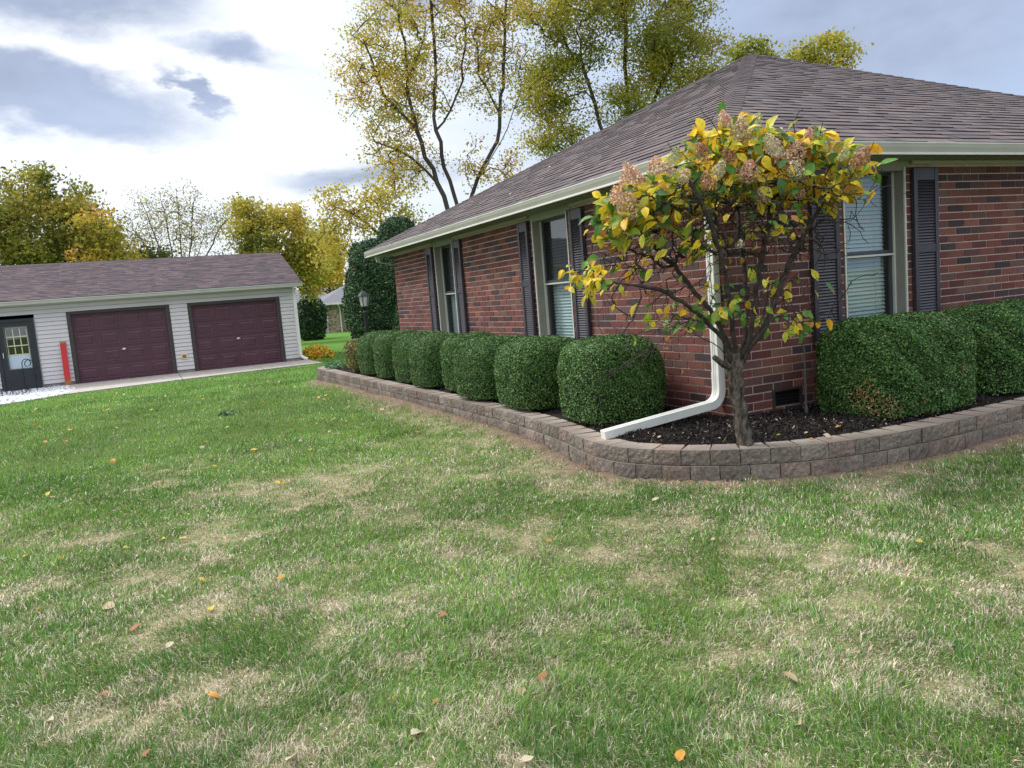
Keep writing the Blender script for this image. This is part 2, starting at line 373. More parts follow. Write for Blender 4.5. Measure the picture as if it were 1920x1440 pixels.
# ---------------------------------------------------------------- retaining wall
def resample(path,step,off=0):
    P=np.array(path); s=np.concatenate([[0],np.cumsum(np.linalg.norm(np.diff(P,axis=0),axis=1))])
    t=np.arange(off,s[-1],step); return [(float(np.interp(k,s,P[:,0])),float(np.interp(k,s,P[:,1]))) for k in t]
def course(name,path,z0,z1,depth,step,off,parent,rough=.0035):
    TOPF=[]; pts=resample(path,step,off); V=[];F=[];C=[]
    rg=np.random.default_rng(5+int(off*100))
    for i in range(len(pts)-1):
        a=np.array(pts[i]);b=np.array(pts[i+1]); t=b-a; L=np.linalg.norm(t); t/=L; nrm=np.array([-t[1],t[0]])  # inward
        jit=rg.uniform(-.004,.004); g=.0025
        col=np.array([.205,.175,.148])*rg.uniform(.78,1.1)
        if rg.random()<.3: col=col*[1.06,.97,.95]
        nx,nz=7,5; n0=len(V)
        zz=z0+.001; zt=z1-.001-rg.uniform(0,.003)
        # front face grid with split face relief
        for j in range(nz+1):
            for k in range(nx+1):
                u=g+(L-2*g)*k/nx; z=zz+(zt-zz)*j/nz
                e=0 if (j in(0,nz) or k in(0,nx)) else 1
                w=jit+(.0035 if not e else -.0)+ (rg.uniform(-rough,rough) if e else rg.uniform(-.002,.002))
                p=a+t*u+nrm*w; V.append((p[0],p[1],z)); C.append(col*rg.uniform(.85,1.12))
        for j in range(nz):
            for k in range(nx): q=n0+j*(nx+1)+k; F.append((q,q+1,q+nx+2,q+nx+1))
        # top: tapered to the back
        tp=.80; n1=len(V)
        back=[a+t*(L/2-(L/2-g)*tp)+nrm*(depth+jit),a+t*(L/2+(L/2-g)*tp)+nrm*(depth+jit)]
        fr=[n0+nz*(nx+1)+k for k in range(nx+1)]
        for p in back[::-1]: V.append((p[0],p[1],zt)); C.append(col*1.6)  # top fades lighter to the back, sky light painted into its colour
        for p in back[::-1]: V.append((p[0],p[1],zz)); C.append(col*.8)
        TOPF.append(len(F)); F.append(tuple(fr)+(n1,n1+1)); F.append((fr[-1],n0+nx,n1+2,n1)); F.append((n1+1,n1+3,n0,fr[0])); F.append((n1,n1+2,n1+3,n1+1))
    me=bpy.data.meshes.new(name); me.from_pydata(V,[],F)
    at=me.color_attributes.new('col','FLOAT_COLOR','POINT'); c=np.ones((len(V),4),dtype=np.float32); c[:,:3]=np.array(C); at.data.foreach_set('color',c.ravel())
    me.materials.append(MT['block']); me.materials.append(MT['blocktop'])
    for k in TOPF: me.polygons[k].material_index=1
    return link(name,me,parent)
rw=thing('retaining_wall',(3.5,3.9,-1.36),'low curved retaining wall of grey brown split-face blocks round the mulch bed','wall')
course('top_course',WP,-1.247,-1.14,.20,.196,.0,rw)
course('bottom_course',inset(WP,-.014),-1.400,-1.248,.18,.196,.09,rw)
b=MB(); ins=inset(WP,.03); ins3=inset(WP,.13)
for i in range(len(ins)-1):
    b.poly([(*ins[i],-1.45),(*ins[i+1],-1.45),(*ins[i+1],-1.16),(*ins[i],-1.16)],'mulch')
tag(b.build('bed_edge_soil'),kind='structure')
# ---------------------------------------------------------------- brick house
HX1=13.08; HY1=13.38; YE=14.086
house=thing('brick_house',(X0,Y0,BED),'low red brick house with hipped brown shingle roof and louvred shutters','house')
FR=((0,Y0,0),(1,0,0),(0,-1,0)); SD=((X0,0,0),(0,1,0),(-1,0,0))
PAL=[((.185,.064,.052),28),((.22,.085,.066),18),((.15,.056,.050),22),((.112,.055,.056),16),((.084,.050,.050),8),((.21,.105,.078),5),((.16,.085,.076),12),((.058,.044,.049),5)]
PC=[p for p,w in PAL for _ in range(w)]
def brick_wall(frame,u0,u1,z0,z1,holes,name,flip=1,seed=1):
    rg=random.Random(seed); mb=MB(frame); ch=.0677; bw=.213; mo=.0095; n=int(round((z1-z0)/ch))
    # mortar sheet cut into rectangles around holes
    us=sorted({u0,u1,*[h[0] for h in holes],*[h[1] for h in holes]}); zs=sorted({z0-.3,z1,*[h[2] for h in holes],*[h[3] for h in holes]})
    for i in range(len(us)-1):
        for j in range(len(zs)-1):
            cu=(us[i]+us[i+1])/2; cz=(zs[j]+zs[j+1])/2
            if any(h[0]<cu<h[1] and h[2]<cz<h[3] for h in holes): continue
            mb.poly([(us[i],-.006,zs[j]),(us[i+1],-.006,zs[j]),(us[i+1],-.006,zs[j+1]),(us[i],-.006,zs[j+1])],'mortar')
    for r in range(-3,n):
        za=z0+r*ch+mo/2; zb=za+ch-mo
        st=u0-bw*(.5 if r%2 else 0)
        k=0
        while st+k*bw<u1:
            a=st+k*bw+mo/2; b=a+bw-mo; k+=1
            a=max(a,u0); b=min(b,u1)
            if b-a<.02: continue
            segs=[(a,b)]
            for h in holes:
                if zb>h[2]+.01 and za<h[3]-.01:
                    ns=[]
                    for s,e in segs:
                        if e<=h[0] or s>=h[1]: ns.append((s,e)); continue
                        if s<h[0]: ns.append((s,h[0]))
                        if e>h[1]: ns.append((h[1],e))
                    segs=ns
            c=rg.choice(PC); q=rg.uniform(.68,.98); c=tuple(v*q for v in c)
            for s,e in segs:
                if e-s<.015: continue
                w=rg.uniform(-.0015,.0015); c2=c
                x=[s,e]; vs=[(s,-.006,za),(e,-.006,za),(e,-.006,zb),(s,-.006,zb),(s+.002,w,za+.002),(e-.002,w,za+.002),(e-.002,w,zb-.002),(s+.002,w,zb-.002)]
                mb.mesh(vs,[(4,5,6,7),(0,1,5,4),(1,2,6,5),(2,3,7,6),(3,0,4,7)],'brick',c2)
    # brick reveals at hole sides
    for h in holes:
        for uu,sg in ((h[0],1),(h[1],-1)):
            r=0
            while h[2]+r*ch<h[3]-.01:
                zb=min(h[2]+(r+1)*ch,h[3]); c=rg.choice(PC)
                mb.poly([(uu,-.004,h[2]+r*ch+mo/2),(uu,-.12,h[2]+r*ch+mo/2),(uu,-.12,zb-mo/2),(uu,-.004,zb-mo/2)],'brick',c)
                r+=1
            mb.poly([(uu-sg*.003,-.0055,h[2]),(uu-sg*.003,-.12,h[2]),(uu-sg*.003,-.12,h[3]),(uu-sg*.003,-.0055,h[3])],'mortar')
        mb.poly([(h[0],-.004,h[2]),(h[1],-.004,h[2]),(h[1],-.12,h[2]),(h[0],-.12,h[2])],'mortar')
    return mb.build(name,house)
ZB=-1.075; ZT=ZB+28*.0677+.02
WZ0,WZ1=-.66,.815
FW=[(5.34,6.09,WZ0,WZ1),(9.2,9.95,WZ0,WZ1)]
SW=[(7.18,7.99,WZ0,WZ1),(10.50,11.26,WZ0,WZ1)]
VENT=(4.50,4.82,-1.075,-.93)
brick_wall(FR,X0,HX1,ZB,ZT,FW+[VENT],'wall',seed=3)
brick_wall(SD,Y0,HY1,ZB,ZT,SW,'wall',seed=4)
b=MB(); b.poly([(HX1,Y0,-1.4),(HX1,HY1,-1.4),(HX1,HY1,ZT),(HX1,Y0,ZT)],'brick',(.2,.07,.06)); b.poly([(X0,HY1,-1.4),(HX1,HY1,-1.4),(HX1,HY1,ZT),(X0,HY1,ZT)],'brick',(.2,.07,.06)); b.build('wall',house)
# soffit, frieze
b=MB(); zs=.868
b.poly([(X0-OV,Y0-OV,zs),(HX1+OV,Y0-OV,zs),(HX1+OV,Y0+.0,zs),(X0-OV,Y0+.0,zs)],'soffit')
b.poly([(X0-OV,Y0+.0,zs),(X0,Y0+.0,zs),(X0,YE,zs),(X0-OV,YE,zs)],'soffit')
b.poly([(X0,HY1,zs-.001),(HX1+OV,HY1,zs-.001),(HX1+OV,YE,zs-.001),(X0,YE,zs-.001)],'soffit')
# panel grooves
for k in range(70):
    u=X0-.25+k*.135
    if u<HX1: b.box((u,Y0-OV+.02,zs-.004),(u+.01,Y0-.01,zs-.0005),'soffit')
    u=Y0-.25+k*.135
    if u<HY1: b.box((X0-OV+.02,u,zs-.004),(X0-.01,u+.01,zs-.0005),'soffit')
b.build('soffit',house)
def frieze(frame,u0,u1,holes,f):
    cuts=[u0]+[v for h in holes for v in (h[0]-.10,h[1]+.07)]+[u1]
    for i in range(0,len(cuts),2):
        mb=MB(frame); mb.box((cuts[i],.001,.838),(cuts[i+1],.028,.8665),'trim'); mb.build('frieze_board',house)
frieze(FR,X0-.028,HX1,FW,1); frieze(SD,Y0+.002,HY1,SW,1)
for frm,hs in ((FR,FW),(SD,SW)):
    for h in hs:
        mb=MB(frm); mb.box((h[0]-.07,-.10,WZ1-.002),(h[1]+.06,.004,.8675),'soffit'); mb.build('window_header',house)
# windows ------------------------------------------------------------
def window(frame,h,screened):
    u0,u1,z0,z1=h
    mb=MB(frame); t=.028
    mb.box((u0+.001,-.115,z0),(u0+t,.006,z1),'frame'); mb.box((u1-t,-.115,z0),(u1-.001,.006,z1),'frame')
    mb.box((u0+t,-.115,z1-t),(u1-t,.004,z1-.003),'frame'); mb.box((u0-.01,-.115,z0-.04),(u1+.01,.03,z0+.02),'trim')
    # light front beads and inner stop
    mb.box((u0+t,-.113,z0+.02),(u0+t+.018,-.085,z1-t),'trimlight'); mb.box((u1-t-.018,-.113,z0+.02),(u1-t,-.085,z1-t),'trimlight')
    mb.box((u0+.001,.006,z0),(u0+.016,.010,z1),'trimlight'); mb.box((u1-.016,.006,z0),(u1-.001,.010,z1),'trimlight')
    w=mb.build('window',house); w['label']='recessed double-hung window with sage frame and slatted blind'
    a,b_=u0+t+.018,u1-t-.018; zm=.09; s=.035
    for nm,za,zb,y in (('upper_sash',zm,z1-t,-.098),('lower_sash',z0+.02,zm,-.108)):
        m=MB(frame)
        m.box((a,y-.02,za),(a+s,y,zb),'sash'); m.box((b_-s,y-.02,za),(b_,y,zb),'sash')
        m.box((a+s,y-.02,za),(b_-s,y,za+s*.9),'sash'); m.box((a+s,y-.02,zb-s*.7),(b_-s,y,zb),'sash')
        if nm=='upper_sash': m.box((a,y+.001,zm-.016),(b_,y+.012,zm),'trimlight')
        m.build(nm,w)
        g=MB(frame); g.poly([(a+s,y-.012,za+s*.9),(b_-s,y-.012,za+s*.9),(b_-s,y-.012,zb-s*.7),(a+s,y-.012,zb-s*.7)],'screenglass' if (screened and nm=='upper_sash') else 'glass'); g.build('pane',w)
    m=MB(frame); zz=z0+.03; k=0
    while zz<z1-.05:
        m.box((a+.005,-.185,zz),(b_-.02,-.181,zz+.030),'blind',)
        m.v[-8:]=[MB(frame).P(p) for p in [(a+.005,-.172,zz),(b_-.02,-.172,zz),(b_-.02,-.176,zz),(a+.005,-.176,zz),(a+.005,-.188,zz+.0315),(b_-.02,-.188,zz+.0315),(b_-.02,-.192,zz+.0315),(a+.005,-.192,zz+.0315)]]
        zz+=.0345
    for q in (.22,.78): uu=a+(b_-a)*q; m.box((uu,-.171,z0+.03),(uu+.003,-.169,z1-.05),'trimlight')
    m.build('blind',w)
    m=MB(frame)
    for pts in ([(u0-.0,-.45,z0-.1),(u1,-.45,z0-.1),(u1,-.45,z1+.1),(u0,-.45,z1+.1)],[(u0+.002,-.12,z0-.1),(u0+.002,-.45,z0-.1),(u0+.002,-.45,z1+.1),(u0+.002,-.12,z1+.1)],[(u1-.002,-.12,z0-.1),(u1-.002,-.45,z0-.1),(u1-.002,-.45,z1+.1),(u1-.002,-.12,z1+.1)],[(u0,-.12,z1+.0),(u1,-.12,z1+.0),(u1,-.45,z1+.0),(u0,-.45,z1+.0)],[(u0,-.12,z0-.0),(u1,-.12,z0-.0),(u1,-.45,z0-.0),(u0,-.45,z0-.0)]): m.poly(pts,'dark')
    m.build('room_recess',w)
for h in FW: window(FR,h,False)
for h in SW: window(SD,h,True)
def shutter(frame,u0,u1):
    z0,z1=-.62,.80; m=MB(frame); w0,w1=.008,.042; st=.042
    m.bbox((u0,w0,z0),(u0+st,w1,z1),'shutter'); m.bbox((u1-st,w0,z0),(u1,w1,z1),'shutter')
    for za,zb in ((z0,z0+.10),(.075,.145),(z1-.10,z1)): m.box((u0+st,w0,za),(u1-st,w1-.003,zb),'shutter')
    for a,b_ in ((z0+.10,.075),(.145,z1-.10)):
        n=int((b_-a)/.0245); d=(b_-a)/n
        for k in range(n):
            zc=a+d*(k+.5); vs=[(u0+st,w1-.005,zc-d*.36),(u1-st,w1-.005,zc-d*.36),(u1-st,w1-.018,zc+d*.48),(u0+st,w1-.018,zc+d*.48),(u0+st,w1-.022,zc-d*.42),(u1-st,w1-.022,zc-d*.42)]
            m.mesh(vs,[(0,1,2,3),(4,5,1,0),(3,2,5,4)],'shutter')
    m.box((u0+st*.5,w0-.002,z0+.05),(u1-st*.5,w0+.003,z1-.05),'shutter')
    m.build('shutter',house)
shutter(FR,4.955,5.255); shutter(FR,6.155,6.465); shutter(FR,8.82,9.12); shutter(FR,10.02,10.32)
shutter(SD,6.83,7.085); shutter(SD,8.05,8.295); shutter(SD,10.14,10.39); shutter(SD,11.31,11.565)
# crawl space vent
v=MB(FR); u0,u1,z0,z1=VENT
v.box((u0,-.02,z0-.05),(u0+.022,.006,z1),'brownTrim'); v.box((u1-.022,-.02,z0-.05),(u1,.006,z1),'brownTrim'); v.box((u0+.022,-.02,z1-.02),(u1-.022,.006,z1),'brownTrim')
v.poly([(u0,-.05,z0-.1),(u1,-.05,z0-.1),(u1,-.05,z1),(u0,-.05,z1)],'dark')
for k in range(5): z=z0+.01+k*.024; v.mesh([(u0+.022,-.005,z),(u1-.022,-.005,z),(u1-.022,-.03,z+.018),(u0+.022,-.03,z+.018)],[(0,1,2,3)],'metal')
v.build('foundation_vent',house)
# gutters -------------------------------------------------------------
GP=[(-.085,-.09),(-.02,-.094),(-.006,-.090),(-.010,-.082),(-.018,-.074),(-.004,-.036),(.0,-.014),(.0,0),(-.012,0),(-.012,-.008),(-.085,-.014)]
def gutter():
    xs,ys=X0-OV,Y0-OV; H=HE
    m=MB(); path=[(xs,YE,H),(xs,ys,H),(HX1+OV,ys,H)]
    fr=[((-1,0,0),(0,0,1)),((-1,-1,0),(0,0,1)),((0,-1,0),(0,0,1))]
    m.sweep(GP,path,'trim',fr)
    for prof in ([(-.004,-.008),(.003,-.008),(.003,.003),(-.014,.003),(-.014,-.002)],[(-.016,-.097),(.000,-.097),(.000,-.087),(-.016,-.087)]):
        m.sweep(prof,path,'trimlight',fr)
    m.build('gutter',house)
    m=MB(); m.sweep([(-.087,-.092),(-.087,.0),(-.10,.0),(-.10,-.092)],path,'trim',fr); m.build('fascia',house)
    m=MB(); m.box((xs-.003,YE,.868),(xs+.5,YE+.02,.955),'trim'); m.build('fascia',house)
gutter()
# ---------------------------------------------------------------- shingle roofs
SHP=[(.116,.096,.098),(.124,.102,.103),(.106,.089,.093),(.098,.084,.089),(.134,.108,.107),(.119,.095,.096),(.142,.113,.110),(.090,.078,.083)]
def shingles(mb,O,A,S,length,xl,xr,expo=.14,seed=1,tab=(.10,.26),thick=.007,pal=SHP,tone=1.0):
    """O origin on eave, A along eave, S up-slope unit vectors; xl(s), xr(s) give the ends of a course"""
    rg=random.Random(seed); O=Vector(O);A=Vector(A).normalized();S=Vector(S).normalized();N=A.cross(S)
    if N.z<0: N=-N
    n=int(length/expo)+1; s0=-.02
    def P(a,s,h): return tuple(O+A*a+S*s+N*h)
    for r in range(n):
        s=s0+r*expo; st=min(s+expo+.02,length); sm=max(0,min(s+expo*.5,length)); sc=max(0,s); l0,r0,l1,r1=xl(sc),xr(sc),xl(st),xr(st); a0,a1=min(l0,l1),max(r0,r1)
        if r0-l0<.03 or s>=length: continue
        a=a0-rg.uniform(0,.2); 
        while a<a1:
            w=rg.uniform(*tab); b=min(a+w,a1); aa=max(a,a0); a+=w
            if b-aa<.01: continue
            lam=rg.random()<.52; h=thick+(.0045 if lam else 0)
            t=fb(O+A*aa+S*s); q=rg.random()*.55+t*.45
            c=pal[min(int(q*len(pal)),len(pal)-1)] if rg.random()<.6 else rg.choice(pal)
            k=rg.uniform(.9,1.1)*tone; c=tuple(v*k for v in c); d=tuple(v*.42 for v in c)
            e=rg.uniform(-.003,.003)
            xa,xb=min(max(aa,l0),r0),min(max(b,l0),r0); ya,yb=min(max(aa,l1),r1),min(max(b,l1),r1)
            if xb-xa<.002: continue
            mb.mesh([P(xa,s+e,h),P(xb,s+e,h),P(yb,st,.001),P(ya,st,.001)],[(0,1,2,3)],'shingle',c); aa,b=xa,xb
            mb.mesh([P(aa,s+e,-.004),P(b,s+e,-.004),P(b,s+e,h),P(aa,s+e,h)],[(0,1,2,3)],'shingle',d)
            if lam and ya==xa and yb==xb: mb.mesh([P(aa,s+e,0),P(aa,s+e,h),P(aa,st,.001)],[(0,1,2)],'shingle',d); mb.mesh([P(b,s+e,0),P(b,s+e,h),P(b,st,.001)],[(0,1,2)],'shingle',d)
def fb(p):
    return float(fbm(np.array([p[0]*.9+p[2]*1.3]),np.array([p[1]*.9+p[2]*.7]),3)[0])*1.6-.3
def hipcap(mb,A,B,nl,nr,expo=.14,w=.15,seed=2,tone=1.0):
    """A low end, B high end; nl, nr unit vectors lying in the two roof planes away from the hip"""
    rg=random.Random(seed); A=Vector(A);B=Vector(B); D=(B-A); L=D.length; D.normalize(); n=int(L/expo)
    up=Vector((0,0,1)); up=(up-D*up.dot(D)).normalized()
    for k in range(n+1):
        s=k*expo-.03; e=min(s+expo+.03,L)
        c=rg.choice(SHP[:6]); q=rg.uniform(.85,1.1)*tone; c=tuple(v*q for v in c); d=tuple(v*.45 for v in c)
        h=.013; h2=.005; a=A+D*s; b=A+D*e
        vs=[a+Vector(nl)*w+up*(h*.9),a+up*(h+.004),a+Vector(nr)*w+up*(h*.9),b+Vector(nr)*w+up*h2,b+up*(h2+.004),b+Vector(nl)*w+up*h2]
        mb.mesh([tuple(v) for v in vs],[(0,1,4,5),(1,2,3,4)],'shingle',c)
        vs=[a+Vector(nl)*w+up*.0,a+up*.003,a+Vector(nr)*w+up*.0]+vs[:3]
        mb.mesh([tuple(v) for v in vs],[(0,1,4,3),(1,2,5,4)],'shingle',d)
ra=4.807; ex,ey=X0-OV+.02,Y0-OV+.02; RA=ra-.02; PK=(ex+RA,ey+RA,3.233); ZE=HE+.006; rise=PK[2]-ZE; SL=math.hypot(RA,rise)
roof=MB()
c4=[(ex,ey,ZE),(ex+2*RA,ey,ZE),(ex+2*RA,ey+2*RA,ZE),(ex,ey+2*RA,ZE)]
for i in range(4): roof.poly([(*c4[i][:2],ZE-.006),(*c4[(i+1)%4][:2],ZE-.006),(PK[0],PK[1],PK[2]-.006)],'shingle',(.12,.10,.11))
k=RA/SL
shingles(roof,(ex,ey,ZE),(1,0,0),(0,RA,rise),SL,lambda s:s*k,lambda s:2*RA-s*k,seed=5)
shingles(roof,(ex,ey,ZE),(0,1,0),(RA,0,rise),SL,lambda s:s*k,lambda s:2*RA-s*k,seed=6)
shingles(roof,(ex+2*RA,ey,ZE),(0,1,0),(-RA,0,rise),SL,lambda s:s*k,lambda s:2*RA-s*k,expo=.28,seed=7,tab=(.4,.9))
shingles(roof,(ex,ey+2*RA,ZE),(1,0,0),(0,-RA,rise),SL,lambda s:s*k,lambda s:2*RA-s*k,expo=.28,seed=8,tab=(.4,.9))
ro=roof.build('roof',house)
hc=MB()
hipcap(hc,(ex,ey,ZE),PK,(0,1,0),(1,0,0)); hipcap(hc,(ex+2*RA,ey,ZE),PK,(-1,0,0),(0,1,0),seed=4); hipcap(hc,(ex,ey+2*RA,ZE),PK,(1,0,0),(0,-1,0),seed=9)
hc.build('hip_cap',ro)
# downspout with splash extension
def rectsweep(mb,path,w,d,mat,side,rib=True):
    """rectangular corrugated pipe; side = unit vector kept horizontal for width"""
    prof=[]
    for a,b in ((-.5,-.5),(-.25,-.5),(-.2,-.42),(-.05,-.42),(0,-.5),(.05,-.42),(.2,-.42),(.25,-.5),(.5,-.5),(.5,.5),(-.5,.5)): prof.append((a*w,b*d))
    fr=[]
    for i,p in enumerate(path):
        a=Vector(path[max(i-1,0)]);b=Vector(path[min(i+1,len(path)-1)]); t=(b-a).normalized(); s=Vector(side); s=(s-t*s.dot(t)).normalized(); n=t.cross(s); fr.append((s,n))
    mb.sweep(prof,path,mat,fr)
def bez(a,b,c,n=7): return [tuple(Vector(a)*(1-t)**2+Vector(b)*2*t*(1-t)+Vector(c)*t*t) for t in [i/(n-1) for i in range(n)]]
ds=thing('downspout',(4.04,4.90,BED),'white metal downspout at the house corner with a long splash extension lying across the mulch','downspout')
m=MB(); xw=X0-.032
path=[(3.84,4.90,.88),(3.84,4.90,.83)]+bez((3.84,4.9,.83),(3.86,4.90,.77),(3.92,4.90,.745),4)+bez((3.98,4.9,.715),(xw,4.90,.68),(xw,4.90,.60),5)+[(xw,4.90,-.78)]
rectsweep(m,path,.082,.058,'white',(0,1,0)); m.build('pipe',ds)
m=MB(); path=[(xw,4.9,-.74),(xw,4.90,-.86)]+bez((xw,4.90,-.86),(xw,4.90,-.975),(xw-.10,4.905,-.995),8); rectsweep(m,path,.088,.064,'white',(0,1,0)); m.build('elbow',ds)
m=MB(); a=(xw-.085,4.905,-.992); b_=(3.05,5.04,-1.112); rectsweep(m,[a,tuple(Vector(a).lerp(Vector(b_),.5)),b_],.086,.062,'white',(0,1,0)); m.build('extension',ds)
for z in (.35,-.35):
    m=MB(); m.box((X0-.064,4.855,z),(X0+.0,4.858,z+.02),'white'); m.box((X0-.064,4.942,z),(X0+.0,4.945,z+.02),'white'); m.box((X0-.066,4.855,z),(X0-.0635,4.945,z+.02),'white'); m.build('strap',ds)
fd=MB(); fd.sweep([(-.035,-.025),(.035,-.025),(.035,.025),(-.035,.025)],[(3.93,13.80,.86),(3.94,13.78,.76),(4.20,13.52,.66),(4.34,13.43,.56),(4.34,13.43,-1.1)],'white',[((1,0,0),(0,1,0))]*5)
o=fd.build('downspout'); tag(o,'thin white downspout at the far corner of the brick house','downspout')
# ---------------------------------------------------------------- garage
YG=27.475; GX0=-9.5; GX1=4.80; GD=7.3; GZ=-1.66; GE=.93; GR=2.29
gar=thing('garage',(0.5,YG,GZ),'long detached garage with pale lap siding, brown shingle roof and two maroon doors','garage')
GF=((0,YG,0),(1,0,0),(0,-1,0))
DO=[(-1.969,.758,GZ,.4716),(1.469,4.196,GZ,.4716),(-3.88,-2.99,GZ,.37)]
def siding(frame,u0,u1,z0,z1,holes,tri=None):
    m=MB(frame); ex_=.125; n=int((z1-z0)/ex_)+1
    for r in range(n):
        a=z0+r*ex_; b=min(a+ex_,z1)
        segs=[(u0,u1)]
        if tri: xl,xr=tri((a+b)/2); segs=[(xl,xr)]
        for h in holes:
            if b>h[2] and a<h[3]:
                ns=[]
                for s,e in segs:
                    if e<=h[0] or s>=h[1]: ns.append((s,e)); continue
                    if s<h[0]: ns.append((s,h[0]))
                    if e>h[1]: ns.append((h[1],e))
                segs=ns
        for s,e in segs:
            if e-s<.01: continue
            m.mesh([(s,.034,a),(e,.034,a),(e,.020,b-.016),(s,.020,b-.016),(s,-.004,a),(e,-.004,a),(e,-.004,b-.016),(s,-.004,b-.016),(s,-.004,b),(e,-.004,b)],[(0,1,2,3),(4,5,1,0),(3,2,6,7),(7,6,9,8)],'siding')
    return m.build('siding',gar)
hs=[(h[0]-.09,h[1]+.09,h[2],h[3]+.09) for h in DO]
siding(GF,GX0,GX1,-1.56,GE-.02,hs)
siding(((GX1,YG,0),(0,1,0),(1,0,0)),0,GD,-1.56,GE-.02,[])
siding(((GX1,YG,0),(0,1,0),(1,0,0)),0,GD,GE-.02,GR-.08,[],tri=lambda z:((z-GE)/(GR-GE)*GD/2,GD-(z-GE)/(GR-GE)*GD/2))
m=MB()
for a,b in ((GX0,-3.97),(-2.9,-2.06),(.85,1.378),(4.287,GX1-.0)): m=MB(); m.box((a,YG-.0,-1.95),(b,YG+.1,-1.562),'found'); m.build('foundation',gar)
m=MB(); m.box((GX1-.1,YG+.1,-1.95),(GX1,YG+GD,-1.562),'found'); m.build('foundation',gar)
m=MB(); m.poly([(GX0,YG+GD,-1.8),(GX1,YG+GD,-1.8),(GX1,YG+GD,GE),(GX0,YG+GD,GE)],'siding'); m.poly([(GX0,YG,-1.8),(GX0,YG+GD,-1.8),(GX0,YG+GD,GE),(GX0,YG+GD/2,GR),(GX0,YG,GE)],'siding')
m.poly([(GX0,YG+.6,-1.8),(GX1,YG+.6,-1.8),(GX1,YG+.6,GE),(GX0,YG+.6,GE)],'dark'); m.build('wall',gar)
m=MB(GF); m.box((GX1-.085,.0,-1.56),(GX1+.028,.034,GE-.03),'gravelwhite' if 0 else 'siding'); m.build('corner_post',gar)
# garage roof
m=MB(); S=Vector((0,GD/2+.35,GR-.965+.0)); gl=S.length
g0=(GX0-.2,YG-.35,.985)
m.poly([(GX0-.2,YG-.35,.975),(GX1+.24,YG-.35,.975),(GX1+.24,YG+GD/2,GR+.005),(GX0-.2,YG+GD/2,GR+.005)],'shingle',(.1,.08,.09))
m.poly([(GX0-.2,YG+GD+.35,.975),(GX1+.24,YG+GD+.35,.975),(GX1+.24,YG+GD/2,GR+.005),(GX0-.2,YG+GD/2,GR+.005)],'shingle',(.13,.105,.115))
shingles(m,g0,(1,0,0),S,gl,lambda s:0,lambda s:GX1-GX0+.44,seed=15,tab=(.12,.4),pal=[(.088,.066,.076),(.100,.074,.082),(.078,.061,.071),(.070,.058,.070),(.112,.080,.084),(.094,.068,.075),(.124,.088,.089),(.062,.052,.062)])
gr_=m.build('roof',gar)
m=MB(); hipcap(m,(GX0-.2,YG+GD/2,GR+.012),(GX1+.24,YG+GD/2,GR+.012),(0,-.93,-.34),(0,.93,-.34),tone=.55); m.build('ridge_cap',gr_)
m=MB(); m.box((GX0-.2,YG-.36,.855),(GX1+.245,YG-.33,.965),'trim'); m.box((GX0-.2,YG-.375,.945),(GX1+.25,YG-.36,.968),'trimlight')
m.poly([(GX0-.2,YG-.35,.86),(GX1+.24,YG-.35,.86),(GX1+.24,YG,.86),(GX0-.2,YG,.86)],'trimlight'); 
for sgn in (0,1):
    y0=YG-.35 if not sgn else YG+GD+.35
    m.mesh([(GX1+.215,y0,.85),(GX1+.24,y0,.85),(GX1+.24,y0,.97),(GX1+.215,y0,.97),(GX1+.215,YG+GD/2,GR-.12),(GX1+.24,YG+GD/2,GR-.12),(GX1+.24,YG+GD/2,GR+.0),(GX1+.215,YG+GD/2,GR+.0)],[(0,1,2,3),(4,5,6,7),(0,1,5,4),(1,2,6,5),(2,3,7,6),(3,0,4,7)],'trimlight')
m.build('fascia',gar)
